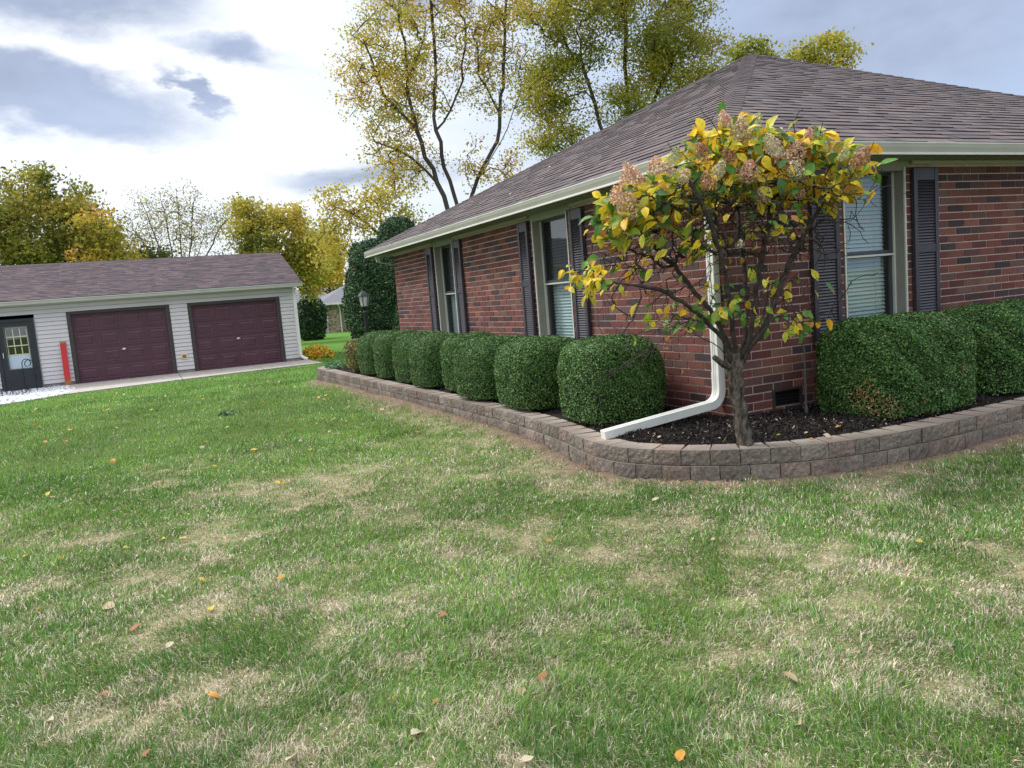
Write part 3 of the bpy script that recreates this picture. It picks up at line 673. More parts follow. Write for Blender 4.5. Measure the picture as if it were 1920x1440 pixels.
def overhead(h):
    u0,u1,z0,z1=h; m=MB(GF)
    m.box((u0-.085,-.08,z0),(u0,.045,z1+.085),'brownTrim'); m.box((u1,-.08,z0),(u1+.085,.045,z1+.085),'brownTrim'); m.box((u0,-.08,z1),(u1,.043,z1+.085),'brownTrim')
    m.box((u0,-.07,z0),(u0+.014,.03,z1),'greymetal'); m.box((u1-.014,-.07,z0),(u1,.03,z1),'greymetal')
    fr_=m.build('door_surround',gar)
    d=MB(GF); sh=(z1-z0)/4; pw=(u1-u0)/4
    for r in range(4):
        za=z0+r*sh; zb=za+sh-.006
        d.box((u0+.014,-.10,za),(u1-.014,-.06,zb),'maroon')
        for c in range(4):
            a=u0+c*pw+.10; b_=u0+(c+1)*pw-.10; e=za+.10; f=zb-.10; y=-.0595
            lo=[(a,y,e),(b_,y,e),(b_,y,f),(a,y,f)]
            i1=[(a+.03,y-.015,e+.03),(b_-.03,y-.015,e+.03),(b_-.03,y-.015,f-.03),(a+.03,y-.015,f-.03)]
            i2=[(a+.06,y+.012,e+.06),(b_-.06,y+.012,e+.06),(b_-.06,y+.012,f-.06),(a+.06,y+.012,f-.06)]
            o1=[(a-.02,y+.006,e-.02),(b_+.02,y+.006,e-.02),(b_+.02,y+.006,f+.02),(a-.02,y+.006,f+.02)]
            i1=[(p[0],y+.0005,p[2]) for p in i1]
            fs=[(k_,(k_+1)%4,4+(k_+1)%4,4+k_) for k_ in range(4)]
            d.mesh(o1+i1,fs,'maroon'); d.mesh(i1+i2,fs+[(4,5,6,7)],'maroon')
            lo2=[(p[0],y-.0,p[2]) for p in o1]; lo2=[(p[0]+(-.012 if p[0]<(a+b_)/2 else .012),y,p[2]+(-.012 if p[2]<(e+f)/2 else .012)) for p in o1]; d.mesh(lo2+o1,fs,'maroon')
    dr=d.build('garage_door',gar)
    g=MB(GF); uc=(u0+u1)/2; g.tube([(uc-.06,-.02,z0+sh*2-.13),(uc-.03,.005,z0+sh*2-.12),(uc+.03,.005,z0+sh*2-.115),(uc+.06,-.02,z0+sh*2-.12)],.011,'white'); g.box((uc-.03,-.06,z0+sh*2-.15),(uc+.03,-.045,z0+sh*2-.09),'white'); g.build('door_handle',dr)
overhead(DO[0]); overhead(DO[1])
# walk door
u0,u1,z0,z1=DO[2]; m=MB(GF)
m.box((u0-.09,-.03,z0-.03),(u0,.05,z1+.09),'black'); m.box((u1,-.03,z0-.03),(u1+.09,.05,z1+.09),'black'); m.box((u0,-.03,z1),(u1,.048,z1+.09),'black')
m.box((u1+.072,.05,z0),(u1+.09,.055,z1+.09),'frame'); 
m.build('door_surround',gar)
d=MB(GF); w=u1-u0; a=u0+.15; b_=u1-.12; zg0=z0+.62; zg1=z1-.13
d.box((u0,-.03,z0),(a,.02,z1),'black'); d.box((b_,-.03,z0),(u1,.02,z1),'black'); d.box((a,-.03,z0),(b_,.02,zg0),'black'); d.box((a,-.03,zg1),(b_,.02,z1),'black')
for bx in (((a,.02,zg0),(a+.02,.03,zg1)),((b_-.02,.02,zg0),(b_,.03,zg1)),((a+.02,.02,zg1-.02),(b_-.02,.03,zg1)),((a+.02,.02,zg0),(b_-.02,.03,zg0+.02))): d.box(*bx,'greymetal')
sd=d.build('storm_door',gar)
d=MB(GF); zm=zg0+.42
d.box((a+.02,-.05,zg0+.02),(b_-.02,-.035,zm),'palepanel')
za=zm+.005; zb=zg1-.02
for i in range(4): u=a+.03+(b_-a-.085)*i/3; d.box((u,-.045,za),(u+.025,-.03,zb),'cream')
for i in range(4): z=za+(zb-za-.03)*i/3; d.box((a+.02,-.046,z),(b_-.02,-.032,z+.03),'cream')
d.box((a+.02,-.052,za+ (zb-za)*.31-.03),(b_-.02,-.028,za+(zb-za)*.31-.008),'black')
d.poly([(a,-.055,za),(b_,-.055,za),(b_,-.055,zb),(a,-.055,zb)],'doorglass'); d.poly([(a,-.2,za),(b_,-.2,za),(b_,-.2,zb),(a,-.2,zb)],'dark'); d.build('window',sd)
d=MB(GF); d.tube([(u0+.06,.02,z0+.98),(u0+.06,.05,z0+1.0),(u0+.06,.05,z0+1.12),(u0+.06,.02,z0+1.14)],.01,'white'); d.build('handle',sd)
# dryer style wall vent
d=MB(GF); d.box((1.01,.02,-1.22),(1.20,.05,-1.05),'cream'); d.box((1.05,.05,-1.19),(1.16,.055,-1.08),'orangewood'); d.build('wall_vent',gar)
d=MB(); gx=GX1-.02; dz=[((1,0,0),(0,1,0))]*6
d.sweep([(-.05,-.035),(.05,-.035),(.05,.035),(-.05,.035)],[(gx-.02,YG-.30,.87),(gx-.02,YG-.28,.80),(gx,YG-.07,.70),(gx,YG-.065,.6),(gx,YG-.065,-1.45)],'white',dz[:5]); d.tube([(gx,YG-.065,-1.42),(gx+.02,YG-.08,-1.52),(gx+.12,YG-.15,-1.60),(gx+.2,YG-.2,-1.63)],.055,'white',8); d.build('downspout',gar)
# leaning red board
rb=thing('board',(-2.2,YG-.25,-1.66),'long red painted board with bare orange ends leaning on the garage wall','board')
O=Vector((-2.245,YG-.20,-1.662)); d=Vector((0,.155,1.30)).normalized(); nn=Vector((0,-1,.12)).normalized()
def bd(m,a,b,mat):
    c=[(s,t) for s in (-.08,.08) for t in (a,b)]
    vs=[]
    for off in (0,.035):
        for s,t in ((-.08,a),(.08,a),(.08,b),(-.08,b)): vs.append(tuple(O+Vector((s,0,0))+d*t+nn*off))
    m.mesh(vs,[(0,1,2,3),(4,5,6,7),(0,1,5,4),(1,2,6,5),(2,3,7,6),(3,0,4,7)],mat)
m=MB(); bd(m,.16,1.28,'red'); m.build('painted_face',rb)
m=MB(); bd(m,0,.159,'orangewood'); m.build('bare_end',rb); m=MB(); bd(m,1.281,1.33,'orangewood'); m.build('bare_end',rb)
# shepherd hooks
def hook(x,y,h,mir,label):
    m=MB(); p=[(x,y,-1.70),(x,y,-1.66+h*.85)]
    for k in range(9):
        t=PI*k/8; p.append((x+mir*(.11-.11*math.cos(t)),y,-1.66+h*.85+.13*math.sin(t)))
    p+= [(x+mir*.20,y,-1.66+h*.80),(x+mir*.16,y,-1.66+h*.78)]
    m.tube(p,.012,'metal',6); m.tube([(x+mir*.03,y,-1.4),(x-mir*.03,y,-1.3),(x+mir*.03,y,-1.2)],.008,'metal',5)
    tag(m.build('garden_hook'),label,'garden hook','iron hooks by the side door')
hook(-3.27,26.5,.95,1,'left of two thin black iron garden hooks in the gravel before the side door'); hook(-2.98,26.45,.92,-1,'right of two thin black iron garden hooks in the gravel before the side door')
m=MB(); rg=random.Random(4)
for k in range(16):
    x=-3.55+rg.uniform(-.35,.5); y=25.9+rg.uniform(-.5,.3); p=[(-3.55,25.9,-1.69),(x,y,-1.66)]
    for j in range(4): p.append((p[-1][0]+rg.uniform(-.07,.07),p[-1][1]+rg.uniform(-.07,.07),p[-1][2]+rg.uniform(.03,.1)))
    m.tube(p,[.012,.011,.01,.008,.006,.004],'twig',4)
tag(m.build('dried_plant'),'withered dark plant stems in the white gravel by the side door','plant')
# ---------------------------------------------------------------- lamp post
lp=thing('lamp_post',(4.40,16.82,-1.40),'black lamp post with white glass lantern beside the evergreen','lamp post')
lx,ly=4.40,16.82
m=MB(); m.tube([(lx,ly,-1.45),(lx,ly,-1.2),(lx,ly,-1.18),(lx,ly,-.15),(lx,ly,-.13),(lx,ly,-.09)],[.06,.06,.042,.038,.05,.03],'metal',10); m.build('post',lp)
m=MB(); m.tube([(lx,ly,-.09),(lx,ly,-.04),(lx,ly,.0)],[.03,.06,.085],'metal',6); m.tube([(lx,ly,.215),(lx,ly,.235),(lx,ly,.30),(lx,ly,.325),(lx,ly,.36)],[.135,.125,.07,.02,.008],'metal',6)
for k in range(6):
    t=2*PI*k/6; c,s=math.cos(t),math.sin(t); m.tube([(lx+c*.085,ly+s*.085,0),(lx+c*.118,ly+s*.118,.215)],.008,'metal',4)
m.build('lantern',lp)
m=MB(); m.tube([(lx,ly,.0),(lx,ly,.215)],[.075,.106],'lampglass',6); m.build('lantern_glass',lp)
# plant stake
m=MB(); m.tube([(4.63,4.56,-1.12),(4.63,4.56,-.60),(4.60,4.56,-.56)],[.008,.007,.005],'greymetal',6); m.tube([(4.63,4.56,-1.12),(4.63,4.56,-1.06)],.014,'greymetal',6)
tag(m.build('garden_stake'),'thin grey metal stake in the mulch before the foundation vent','stake')
# ---------------------------------------------------------------- neighbour houses
nb=thing('neighbour_house',(14.5,59,-1.75),'small rubble stone house with grey roof beyond the lawn, half behind the evergreen','house')
m=MB(); m.box((12.45,58.6,-2.0),(13.45,63,.30),'stone'); m.build('wall',nb); m=MB(); m.box((13.45,59.0,-2.0),(19,63,.30),'stone'); m.build('wall',nb)
m=MB(); e=.45; A_=[(11.8,58.1,e),(19.5,58.1,e),(19.5,64,e),(11.8,64,e)]; R_=[(14.6,61,1.75),(18,61,1.75)]
m.poly([A_[0],A_[1],R_[1],R_[0]],'greyroof'); m.poly([A_[3],A_[0],R_[0]],'greyroof'); m.poly([A_[1],A_[2],R_[1]],'greyroof'); m.poly([A_[2],A_[3],R_[0],R_[1]],'greyroof'); m.build('roof',nb)
m=MB(); m.box((11.8,58.05,.32),(19.5,58.1,.46),'white'); m.box((11.75,58.1,.32),(11.8,64,.46),'white'); m.build('gutter',nb)
for pts in ([(11.95,58.05,.33),(12.05,58.1,.2),(12.40,58.5,.05),(12.42,58.52,-1.0)],[(13.2,58.05,.33),(13.3,58.3,.15),(13.42,58.55,0),(13.42,58.55,-1.75)]):
    m=MB(); m.tube(pts,.05,'white',6); m.build('downspout',nb)
nb2=thing('neighbour_house',(14,70,-1.8),'long low house with grey gable roof behind the dark round bush','house')
m=MB(); m.box((10.5,70,-2.1),(22,78,.3),'stone'); m.build('wall',nb2)
m=MB(); m.poly([(10,69.5,.3),(22.5,69.5,.3),(22.5,74,2.0),(10,74,2.0)],'greyroof'); m.poly([(10,78.5,.3),(22.5,78.5,.3),(22.5,74,2.0),(10,74,2.0)],'greyroof'); m.build('roof',nb2)
m=MB(); 
for x,t in ((12.0,.10),(12.18,-.04)): m.mesh([(x,57.6,-1.9),(x+.14,57.6,-1.9),(x+.14+t,58.4,-.75),(x+t,58.4,-.75),(x,57.65,-1.9),(x+.14,57.65,-1.9),(x+.14+t,58.45,-.75),(x+t,58.45,-.75)],[(0,1,2,3),(4,5,6,7),(0,1,5,4),(1,2,6,5),(2,3,7,6),(3,0,4,7)],'greywood')
tag(m.build('board'),'pair of grey weathered boards leaning at the corner of the stone house','boards')
# ---- hydrangea layout (metres from its base)
LIMBS={
 'trunk':[(0.0, -0.0, -0.01),(0.0, 0.02, 0.19),(-0.0, 0.05, 0.37),(-0.01, 0.07, 0.5)],
 'stub':[(-0.01, 0.07, 0.5),(-0.1, 0.06, 0.53),(-0.18, 0.05, 0.59)],
 'leftlow':[(-0.01, 0.07, 0.5),(-0.14, 0.03, 0.64),(-0.28, -0.0, 0.71),(-0.42, -0.04, 0.79),(-0.55, -0.08, 0.86)],
 'left':[(-0.01, 0.07, 0.51),(-0.07, 0.08, 0.69),(-0.15, 0.1, 0.8),(-0.27, 0.13, 0.91),(-0.4, 0.16, 1.01),(-0.56, 0.21, 1.09),(-0.78, 0.28, 1.14)],
 'leftup':[(0.0, 0.07, 0.52),(0.01, 0.14, 0.68),(-0.04, 0.24, 0.89),(-0.1, 0.35, 1.06),(-0.17, 0.45, 1.22),(-0.28, 0.58, 1.41),(-0.36, 0.7, 1.59)],
 'c1':[(0.01, 0.06, 0.52),(-0.01, 0.04, 0.69),(-0.05, 0.02, 0.87),(-0.08, 0.01, 1.08),(-0.14, 0.01, 1.33),(-0.22, 0.02, 1.57),(-0.32, 0.04, 1.75)],
 'c2':[(0.02, 0.06, 0.52),(0.12, 0.1, 0.67),(0.21, 0.16, 0.85),(0.28, 0.23, 1.11),(0.32, 0.32, 1.41),(0.4, 0.41, 1.76),(0.44, 0.5, 2.04)],
 'r1':[(0.03, 0.05, 0.5),(0.11, 0.05, 0.64),(0.18, 0.06, 0.81),(0.24, 0.07, 1.03),(0.32, 0.09, 1.28),(0.42, 0.1, 1.57),(0.51, 0.1, 1.82)],
 'r2':[(0.04, 0.05, 0.5),(0.12, 0.02, 0.64),(0.25, -0.01, 0.81),(0.35, -0.03, 1.02),(0.47, -0.06, 1.26),(0.63, -0.1, 1.5),(0.79, -0.15, 1.7)],
 'r3':[(0.04, 0.05, 0.5),(0.03, -0.04, 0.65),(0.09, -0.16, 0.79),(0.13, -0.28, 0.85)],
 'droop':[(-0.1, 0.15, 0.79),(-0.29, 0.1, 0.85),(-0.49, 0.05, 0.82),(-0.71, 0.0, 0.7),(-0.97, -0.03, 0.61)],
}
FLOWERS=[(-0.67, 0.22, 1.8,0.109,'p'),(-0.59, 0.4, 1.63,0.138,'t'),(-0.72, 0.34, 1.69,0.087,'p'),(-0.38, 0.38, 1.88,0.094,'p'),(-0.56, 0.47, 1.8,0.080,'p'),(-0.54, 0.03, 1.8,0.073,'t'),(-0.48, -0.05, 1.74,0.065,'t'),(-0.15, 0.47, 1.96,0.080,'g'),(-0.1, 0.01, 2.1,0.073,'p'),(-0.03, -0.05, 2.03,0.094,'t'),(0.45, 0.34, 2.16,0.094,'g'),(-0.07, 0.13, 1.8,0.087,'w'),(0.19, 0.29, 1.85,0.080,'w'),(0.11, 0.05, 1.78,0.109,'p'),(0.42, 0.04, 1.89,0.153,'p'),(0.09, -0.19, 1.9,0.094,'w'),(0.49, 0.01, 1.9,0.102,'p'),(0.42, 0.22, 1.87,0.123,'b'),(0.41, -0.06, 1.76,0.094,'w'),(0.55, 0.04, 1.72,0.073,'p'),(0.6, -0.0, 2.01,0.058,'p'),(0.53, -0.47, 1.77,0.094,'b'),(0.88, -0.1, 1.74,0.073,'g'),(0.23, 0.06, 1.63,0.073,'t'),(-0.23, 0.08, 1.91,0.080,'b'),(-0.34, -0.1, 1.7,0.080,'b'),(-0.51, 0.61, 1.61,0.080,'g'),(0.0, 0.03, 1.32,0.044,'w'),(-0.39, 0.34, 0.83,0.044,'g'),(-0.09, 0.39, 1.3,0.051,'g'),(0.52, 0.02, 1.63,0.058,'p'),(0.56, 0.22, 2.05,0.073,'t'),(0.63, -0.25, 1.83,0.058,'g'),(-0.42, 0.53, 1.74,0.087,'g'),(-0.01, 0.09, 1.89,0.073,'b'),(0.35, 0.32, 2.04,0.080,'t')]
CLUMPS=[(-0.8, 0.52, 1.19,0.12,0.14,44,0.30),(-0.61, 0.49, 1.61,0.10,0.18,22,0.50),(-0.45, 0.41, 1.6,0.16,0.16,34,0.60),(-0.24, 0.33, 1.72,0.22,0.15,42,0.45),(0.04, 0.21, 1.81,0.25,0.16,48,0.40),(0.1, 0.21, 2.06,0.18,0.11,32,0.35),(0.33, 0.1, 2.0,0.22,0.13,34,0.40),(0.39, 0.04, 1.74,0.22,0.16,38,0.40),(0.65, -0.06, 1.9,0.18,0.13,38,0.35),(0.81, -0.15, 1.77,0.14,0.12,24,0.20),(0.73, -0.13, 1.64,0.12,0.11,18,0.30),(-0.3, 0.32, 1.47,0.25,0.15,24,0.50),(-0.0, 0.19, 1.48,0.25,0.15,26,0.40),(0.36, 0.02, 1.45,0.22,0.13,22,0.40),(-0.15, 0.24, 1.32,0.22,0.11,16,0.50),(-0.48, 0.39, 1.34,0.18,0.15,12,0.40),(0.13, 0.09, 1.18,0.22,0.15,14,0.30),(0.48, -0.09, 1.08,0.10,0.09,10,0.20),(-0.52, 0.37, 1.06,0.22,0.15,10,0.30),(-0.24, 0.22, 0.87,0.20,0.10,22,0.80),(-0.04, 0.13, 0.91,0.18,0.09,16,0.70),(0.38, -0.07, 0.83,0.09,0.07,8,0.50),(0.34, -0.06, 0.73,0.16,0.07,16,0.50),(0.13, 0.06, 0.96,0.15,0.11,10,0.50),(-0.41, 0.29, 0.83,0.11,0.07,6,0.90)]
LEAVES=[(-0.81,5.48,'y',0.05),(-0.60,5.25,'y',0.06),(0.12,4.29,'y',0.06),(0.13,3.84,'y',0.07),(0.48,4.04,'o',0.08),(-0.31,4.16,'t',0.08),(-0.62,4.36,'y',0.06),(-0.19,3.79,'r',0.06),(-0.06,3.49,'p',0.05),(-0.04,4.05,'g',0.05),(0.62,2.53,'o',0.07),(0.74,2.42,'o',0.05),(0.63,2.28,'p',0.08),(-0.29,3.17,'r',0.05),(-0.46,3.08,'p',0.05),(-0.15,2.64,'r',0.04),(0.25,2.35,'p',0.07),(0.83,3.08,'t',0.04),(1.01,3.10,'r',0.05),(1.12,2.36,'r',0.06),(2.74,3.95,'p',0.06),(1.85,3.69,'o',0.04),(1.80,1.89,'t',0.07),(1.62,1.68,'t',0.05),(1.40,1.73,'p',0.05),(1.23,1.73,'o',0.07),(1.01,2.31,'t',0.05),(3.24,2.51,'y',0.05),(-0.05,9.81,'y',0.10),(0.46,9.16,'y',0.10),(0.86,8.10,'y',0.09),(-0.43,8.71,'o',0.10),(-1.25,11.09,'o',0.09),(0.82,6.39,'y',0.08),(0.87,6.30,'y',0.07),(0.54,6.60,'o',0.07),(0.07,5.18,'y',0.06),(-0.05,5.28,'y',0.05),(-0.25,5.21,'y',0.06),(2.89,4.07,'p',0.05),(0.85,1.95,'p',0.06),(2.52,3.15,'t',0.04),(2.95,2.38,'o',0.04),(0.07,2.93,'o',0.05)]
# ---------------------------------------------------------------- lawn
def build_grass():
    rg=np.random.default_rng(21)
    az0,az1=math.radians(-17),math.radians(66)
    def sample(n,r0,r1,pw,az0=az0,az1=az1):
        # density ~ r^-pw per area
        u=rg.random(n); e=2-pw
        r=(r0**e+u*(r1**e-r0**e))**(1/e) if abs(e)>1e-6 else r0*(r1/r0)**u
        a=rg.uniform(az0,az1,n); return r*np.sin(a),r*np.cos(a),r
    parts=[]
    for (n,r0,r1,pw,two,za,zb) in ((170000,1.0,2.6,0,True,az0,az1),(430000,2.6,9,2,True,az0,az1),(300000,9,31,2,False,az0,az1),(60000,.05,1.0,0,False,-3.1,3.1),(190000,1.0,9,1.3,False,math.radians(-95),az0),(60000,9,28,2,False,math.radians(-75),az0),(60000,1.0,6,1.3,False,az1,math.radians(120))):
        x,y,r=sample(n,r0,r1,pw,za,zb)
        d=dist_path(x,y,WP); ins=pip(x,y,BIGPOLY); dead=deadmap(x,y)
        k=~ins&~pip(x,y,APRON)&~pip(x,y,GRAVEL)&~((y>27.4)&(x<4.8)&(y<35))
        pr=sstep(.06,.30,d+.22*(fbm(x*3,y*3,3)-.5))
        if True: pr=pr*np.where(rg.random(len(x))<.5,1,1-.45*dead)
        k&=rg.random(len(x))<pr
        x,y,r,dead,d=x[k],y[k],r[k],dead[k],d[k]; n=len(x)
        tuft=fbm(x*7,y*7,3)
        h=rg.uniform(.020,.050,n)*(.30+1.45*tuft)*(1-.40*dead)
        w=(.0025 if (two or r0>8) else .0042)*np.maximum(r/2.6,1)**.85*rg.uniform(.7,1.3,n)*(1.0 if two else 1.15)
        h=h*np.maximum(r/9,1)**.25
        istan=rg.random(n)<(.08+.05*sstep(7,4,y)+(.10+.42*sstep(.45,.72,fbm(x*5+9,y*5,4)))*sstep(9,5,y)+.47*dead*sstep(.3,.6,fbm(x*9,y*9+4,3)))
        la=2*PI*fbm(x*.9,y*.9,3)*2+rg.normal(0,1.25,n)
        tilt=np.clip(np.abs(rg.normal(.45,.38,n))+istan*.5,0.03,1.45)
        L=np.stack([np.cos(la),np.sin(la),np.zeros(n)],1); Sd=np.stack([-np.sin(la+rg.normal(0,.6,n)),np.cos(la),np.zeros(n)],1)
        base=np.stack([x,y,gz(x,y)+bank(d,y)-.006],1)
        up=np.array([0,0,1.0])
        mid=base+(up*np.cos(tilt*.6)[:,None]+L*np.sin(tilt*.6)[:,None])*(h*.55)[:,None]
        tip=mid+(up*np.cos(tilt*1.5)[:,None]+L*np.sin(tilt*1.5)[:,None])*(h*.55)[:,None]
        tip[:,2]=np.maximum(tip[:,2],base[:,2]+.007)
        W=Sd*w[:,None]*.5
        g=fbm(x*1.1+2,y*1.1,3); t=np.clip((g-.3)*1.6+rg.normal(0,.28,n),0,1)[:,None]
        cg=np.array([.088,.200,.028])*(1-t)+np.array([.30,.47,.095])*t
        bl=rg.random(n)<.22; cg[bl]=np.array([.12,.27,.085])*rg.uniform(.8,1.3,(bl.sum(),1))
        ct=np.array([.66,.58,.44])*rg.uniform(.65,1.2,(n,1)); t3=rg.random(n)<.25; ct[t3]=np.array([.30,.235,.13])
        c=np.where(istan[:,None],ct,cg)*rg.uniform(.5,1.4,(n,1))
        stripe=(.5+.5*np.tanh(4*np.sin((x*.75-y*.12)*2*PI/1.5)))*sstep(7,11,y); c=c*(1+.20*stripe[:,None])*(.82+.36*fbm(x*2.6+11,y*2.6+3,3))[:,None]
        if two:
            V=np.stack([base-W,base+W,mid+W*.85,mid-W*.85,tip],1).reshape(-1,3); i=np.arange(n)*5
            parts.append((V,np.stack([i,i+1,i+2,i+3],1),np.stack([i+3,i+2,i+4],1),np.repeat(c,5,axis=0)))
        else:
            V=np.stack([base-W,base+W,tip],1).reshape(-1,3); i=np.arange(n)*3
            parts.append((V,None,np.stack([i,i+1,i+2],1),np.repeat(c,3,axis=0)))
    Vs=[];Q=[];T=[];C=[];o=0
    for V,q,t,c in parts:
        Vs.append(V);C.append(c);T.append(t+o)
        if q is not None: Q.append(q+o)
        o+=len(V)
    me=from_arrays('lawn_grass',np.concatenate(Vs),[np.concatenate(Q),np.concatenate(T)],np.concatenate(C),['grass'])
    tag(link('lawn_grass',me),'patchy green and straw coloured lawn grass','grass',kind='stuff')
build_grass()
# ---------------------------------------------------------------- clipped boxwoods
def box_mesh(name,a,b,c,zc,n,ls,seed,pal,tan=.02,p=3.4,lump=.03,tanspots=(),pz=3.9,core=True,up=.25,depth=.05,mat='boxleaf',asp=.6):
    rg=np.random.default_rng(seed)
    def radius(d): return (np.abs(d[:,0]/a)**p+np.abs(d[:,1]/b)**p+np.abs(d[:,2]/c)**pz)**(-1/((p+pz)/2))
    d=unit(rg.normal(size=(int(n*1.7),3))); d[:,2]=np.where(rg.random(len(d))<.35,np.abs(d[:,2]),d[:,2]); r=radius(d)
    # re-weight towards even coverage of the faces
    w=np.clip((r/np.max(r))**2*1.6,0,1); k=(rg.random(len(d))<w); d=d[k];r=r[k]
    P=d*r[:,None]; k=P[:,2]+zc>0.015; P=P[k];d=d[k];r=r[k]; m=len(P)
    s=1.0/ls*.022
    lm=(fbm(P[:,0]*6*s+P[:,2]*5*s+seed,P[:,1]*6*s-P[:,2]*4*s,3)-.5)*2
    nrm=unit(np.stack([np.sign(P[:,0])*np.abs(P[:,0]/a)**(p-1)/a,np.sign(P[:,1])*np.abs(P[:,1]/b)**(p-1)/b,np.sign(P[:,2])*np.abs(P[:,2]/c)**(pz-1)/c],1))
    q=P+nrm*(lm*lump-np.abs(rg.normal(0,1,m))*depth*.5)[:,None]+rg.normal(0,ls*.25,(m,3))
    q[:,2]+=zc
    N=unit(nrm*.75+rg.normal(size=(m,3))*.65+np.array([0,0,up]))
    sz=rg.uniform(.7,1.3,m)*ls
    V,F=leaf_quads(q,N,sz,asp,rg)
    pa=np.array(pal); idx=rg.integers(0,len(pa),m); t=np.clip(lm*.5+.5+rg.normal(0,.15,m),0,1)[:,None]
    col=pa[idx]*(.75+.5*t)*rg.uniform(.75,1.25,(m,1))
    tn=rg.random(m)<tan
    for sx,sy,sz_,sr in tanspots: tn|=(np.linalg.norm(q-np.array([sx,sy,sz_]),axis=1)<sr*rg.uniform(.3,1,m))&(rg.random(m)<.6)
    col[tn]=np.array([.36,.20,.09])*rg.uniform(.6,1.2,(tn.sum(),1))
    polys=[F];mi=[0]*m;Vs=[V];C=[np.repeat(col,4,axis=0)]
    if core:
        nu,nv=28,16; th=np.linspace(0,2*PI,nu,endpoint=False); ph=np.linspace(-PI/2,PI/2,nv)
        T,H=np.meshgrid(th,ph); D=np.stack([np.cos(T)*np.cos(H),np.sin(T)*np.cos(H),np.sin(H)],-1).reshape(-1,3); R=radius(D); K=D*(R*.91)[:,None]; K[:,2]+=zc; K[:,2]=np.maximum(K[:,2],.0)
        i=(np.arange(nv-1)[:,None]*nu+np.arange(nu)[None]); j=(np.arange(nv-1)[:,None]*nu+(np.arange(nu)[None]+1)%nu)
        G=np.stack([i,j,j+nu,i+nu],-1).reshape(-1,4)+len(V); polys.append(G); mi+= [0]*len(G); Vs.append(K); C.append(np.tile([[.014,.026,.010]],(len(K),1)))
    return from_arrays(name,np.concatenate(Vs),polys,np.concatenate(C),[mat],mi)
BG=[(.040,.105,.024),(.058,.138,.031),(.085,.185,.043),(.037,.088,.026),(.17,.29,.075)]
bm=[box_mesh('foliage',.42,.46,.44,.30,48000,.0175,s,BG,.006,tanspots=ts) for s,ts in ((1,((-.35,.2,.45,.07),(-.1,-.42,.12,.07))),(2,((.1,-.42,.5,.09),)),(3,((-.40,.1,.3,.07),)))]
BX=[(3.57,5.72,.365,.435,.715,0,'large clipped boxwood at the near end of the row, crossed by the bare shrub twigs'),
(3.57,7.02,.385,.45,.69,1,'clipped boxwood second from the near end of the row'),
(3.55,8.10,.39,.40,.68,2,'wide clipped boxwood third from the near end, below the nearer side window'),
(3.66,9.02,.36,.36,.70,0,'narrow clipped boxwood fourth from the near end, half hidden behind the third'),
(3.58,9.92,.38,.40,.69,1,'clipped boxwood fifth from the near end'),
(3.62,10.78,.38,.40,.70,2,'clipped boxwood sixth from the near end, between the two side windows'),
(3.60,11.82,.39,.42,.71,0,'clipped boxwood seventh from the near end, below the farther side window'),
(3.60,12.80,.38,.40,.70,1,'farthest green clipped boxwood of the side row, next to the loose yellowish shrub')]
for x,y,sx,sy,h,v,lab in BX:
    t=thing('boxwood_bush',(x,y,BED),lab,'bush','clipped boxwoods in a row along the side wall',world=False)
    o=link('foliage',bm[v],t); o.scale=(sx/.42,sy*1.0/.46,(h+.012)/.74); o.rotation_euler.z=(v-1)*.12+.05*math.sin(y*7)
for x,y,sx,sy,h,v,lab in ((5.25,4.24,.585,.385,.735,1,'wide clipped boxwood under the front window, browned at its lower left corner'),(6.68,4.32,.68,.39,.72,2,'clipped boxwood at the right edge of the photo, in front of the brick wall')):
    t=thing('boxwood_bush',(x,y,BED),lab,'bush','clipped boxwoods along the front wall',world=False)
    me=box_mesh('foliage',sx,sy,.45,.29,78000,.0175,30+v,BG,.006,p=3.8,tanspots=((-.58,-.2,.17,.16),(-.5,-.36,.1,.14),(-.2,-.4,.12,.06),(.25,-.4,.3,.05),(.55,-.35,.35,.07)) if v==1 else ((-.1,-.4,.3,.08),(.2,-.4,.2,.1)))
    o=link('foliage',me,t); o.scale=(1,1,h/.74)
t=thing('shrub',(3.60,13.72,BED),'loose yellowish green shrub past the last clipped boxwood','shrub',world=False)
link('foliage',box_mesh('foliage',.34,.36,.36,.28,9000,.035,44,[(.15,.15,.04),(.22,.21,.05),(.12,.17,.04),(.20,.13,.05),(.08,.12,.03)],.06,p=2.3,lump=.06,core=False,depth=.2),t)
# low plants
def clump(name,x,y,z,rx,ry,h,n,ls,pal,label,cat,seed,asp=.5):
    rg=np.random.default_rng(seed); r=np.sqrt(rg.random(n)); a=rg.uniform(0,2*PI,n); q=np.stack([r*np.cos(a)*rx,r*np.sin(a)*ry,rg.random(n)*h*(1-.6*r*r)+.01],1)
    N=unit(rg.normal(size=(n,3))*.7+[0,-.3,.6]); V,F=leaf_quads(q,N,rg.uniform(.7,1.3,n)*ls,asp,rg)
    pa=np.array(pal); c=pa[rg.integers(0,len(pa),n)]*rg.uniform(.7,1.2,(n,1))
    t=thing(name,(x,y,z),label,cat,world=False); link('foliage',from_arrays('foliage',V,[F],np.repeat(c,4,axis=0),['leaf']),t); return t
clump('flower_clump',5.42,28.0,-1.70,.62,.45,.5,900,.12,[(.85,.55,.03),(.78,.36,.03),(.85,.66,.08),(.20,.30,.05),(.80,.45,.03)],'bright orange and yellow leafy clump at the garage corner','plant',5)
clump('ground_plant',3.30,15.1,BED,.25,.3,.14,160,.08,[(.10,.22,.10),(.07,.17,.07)],'small pale green plant at the far end of the retaining wall','plant',6)
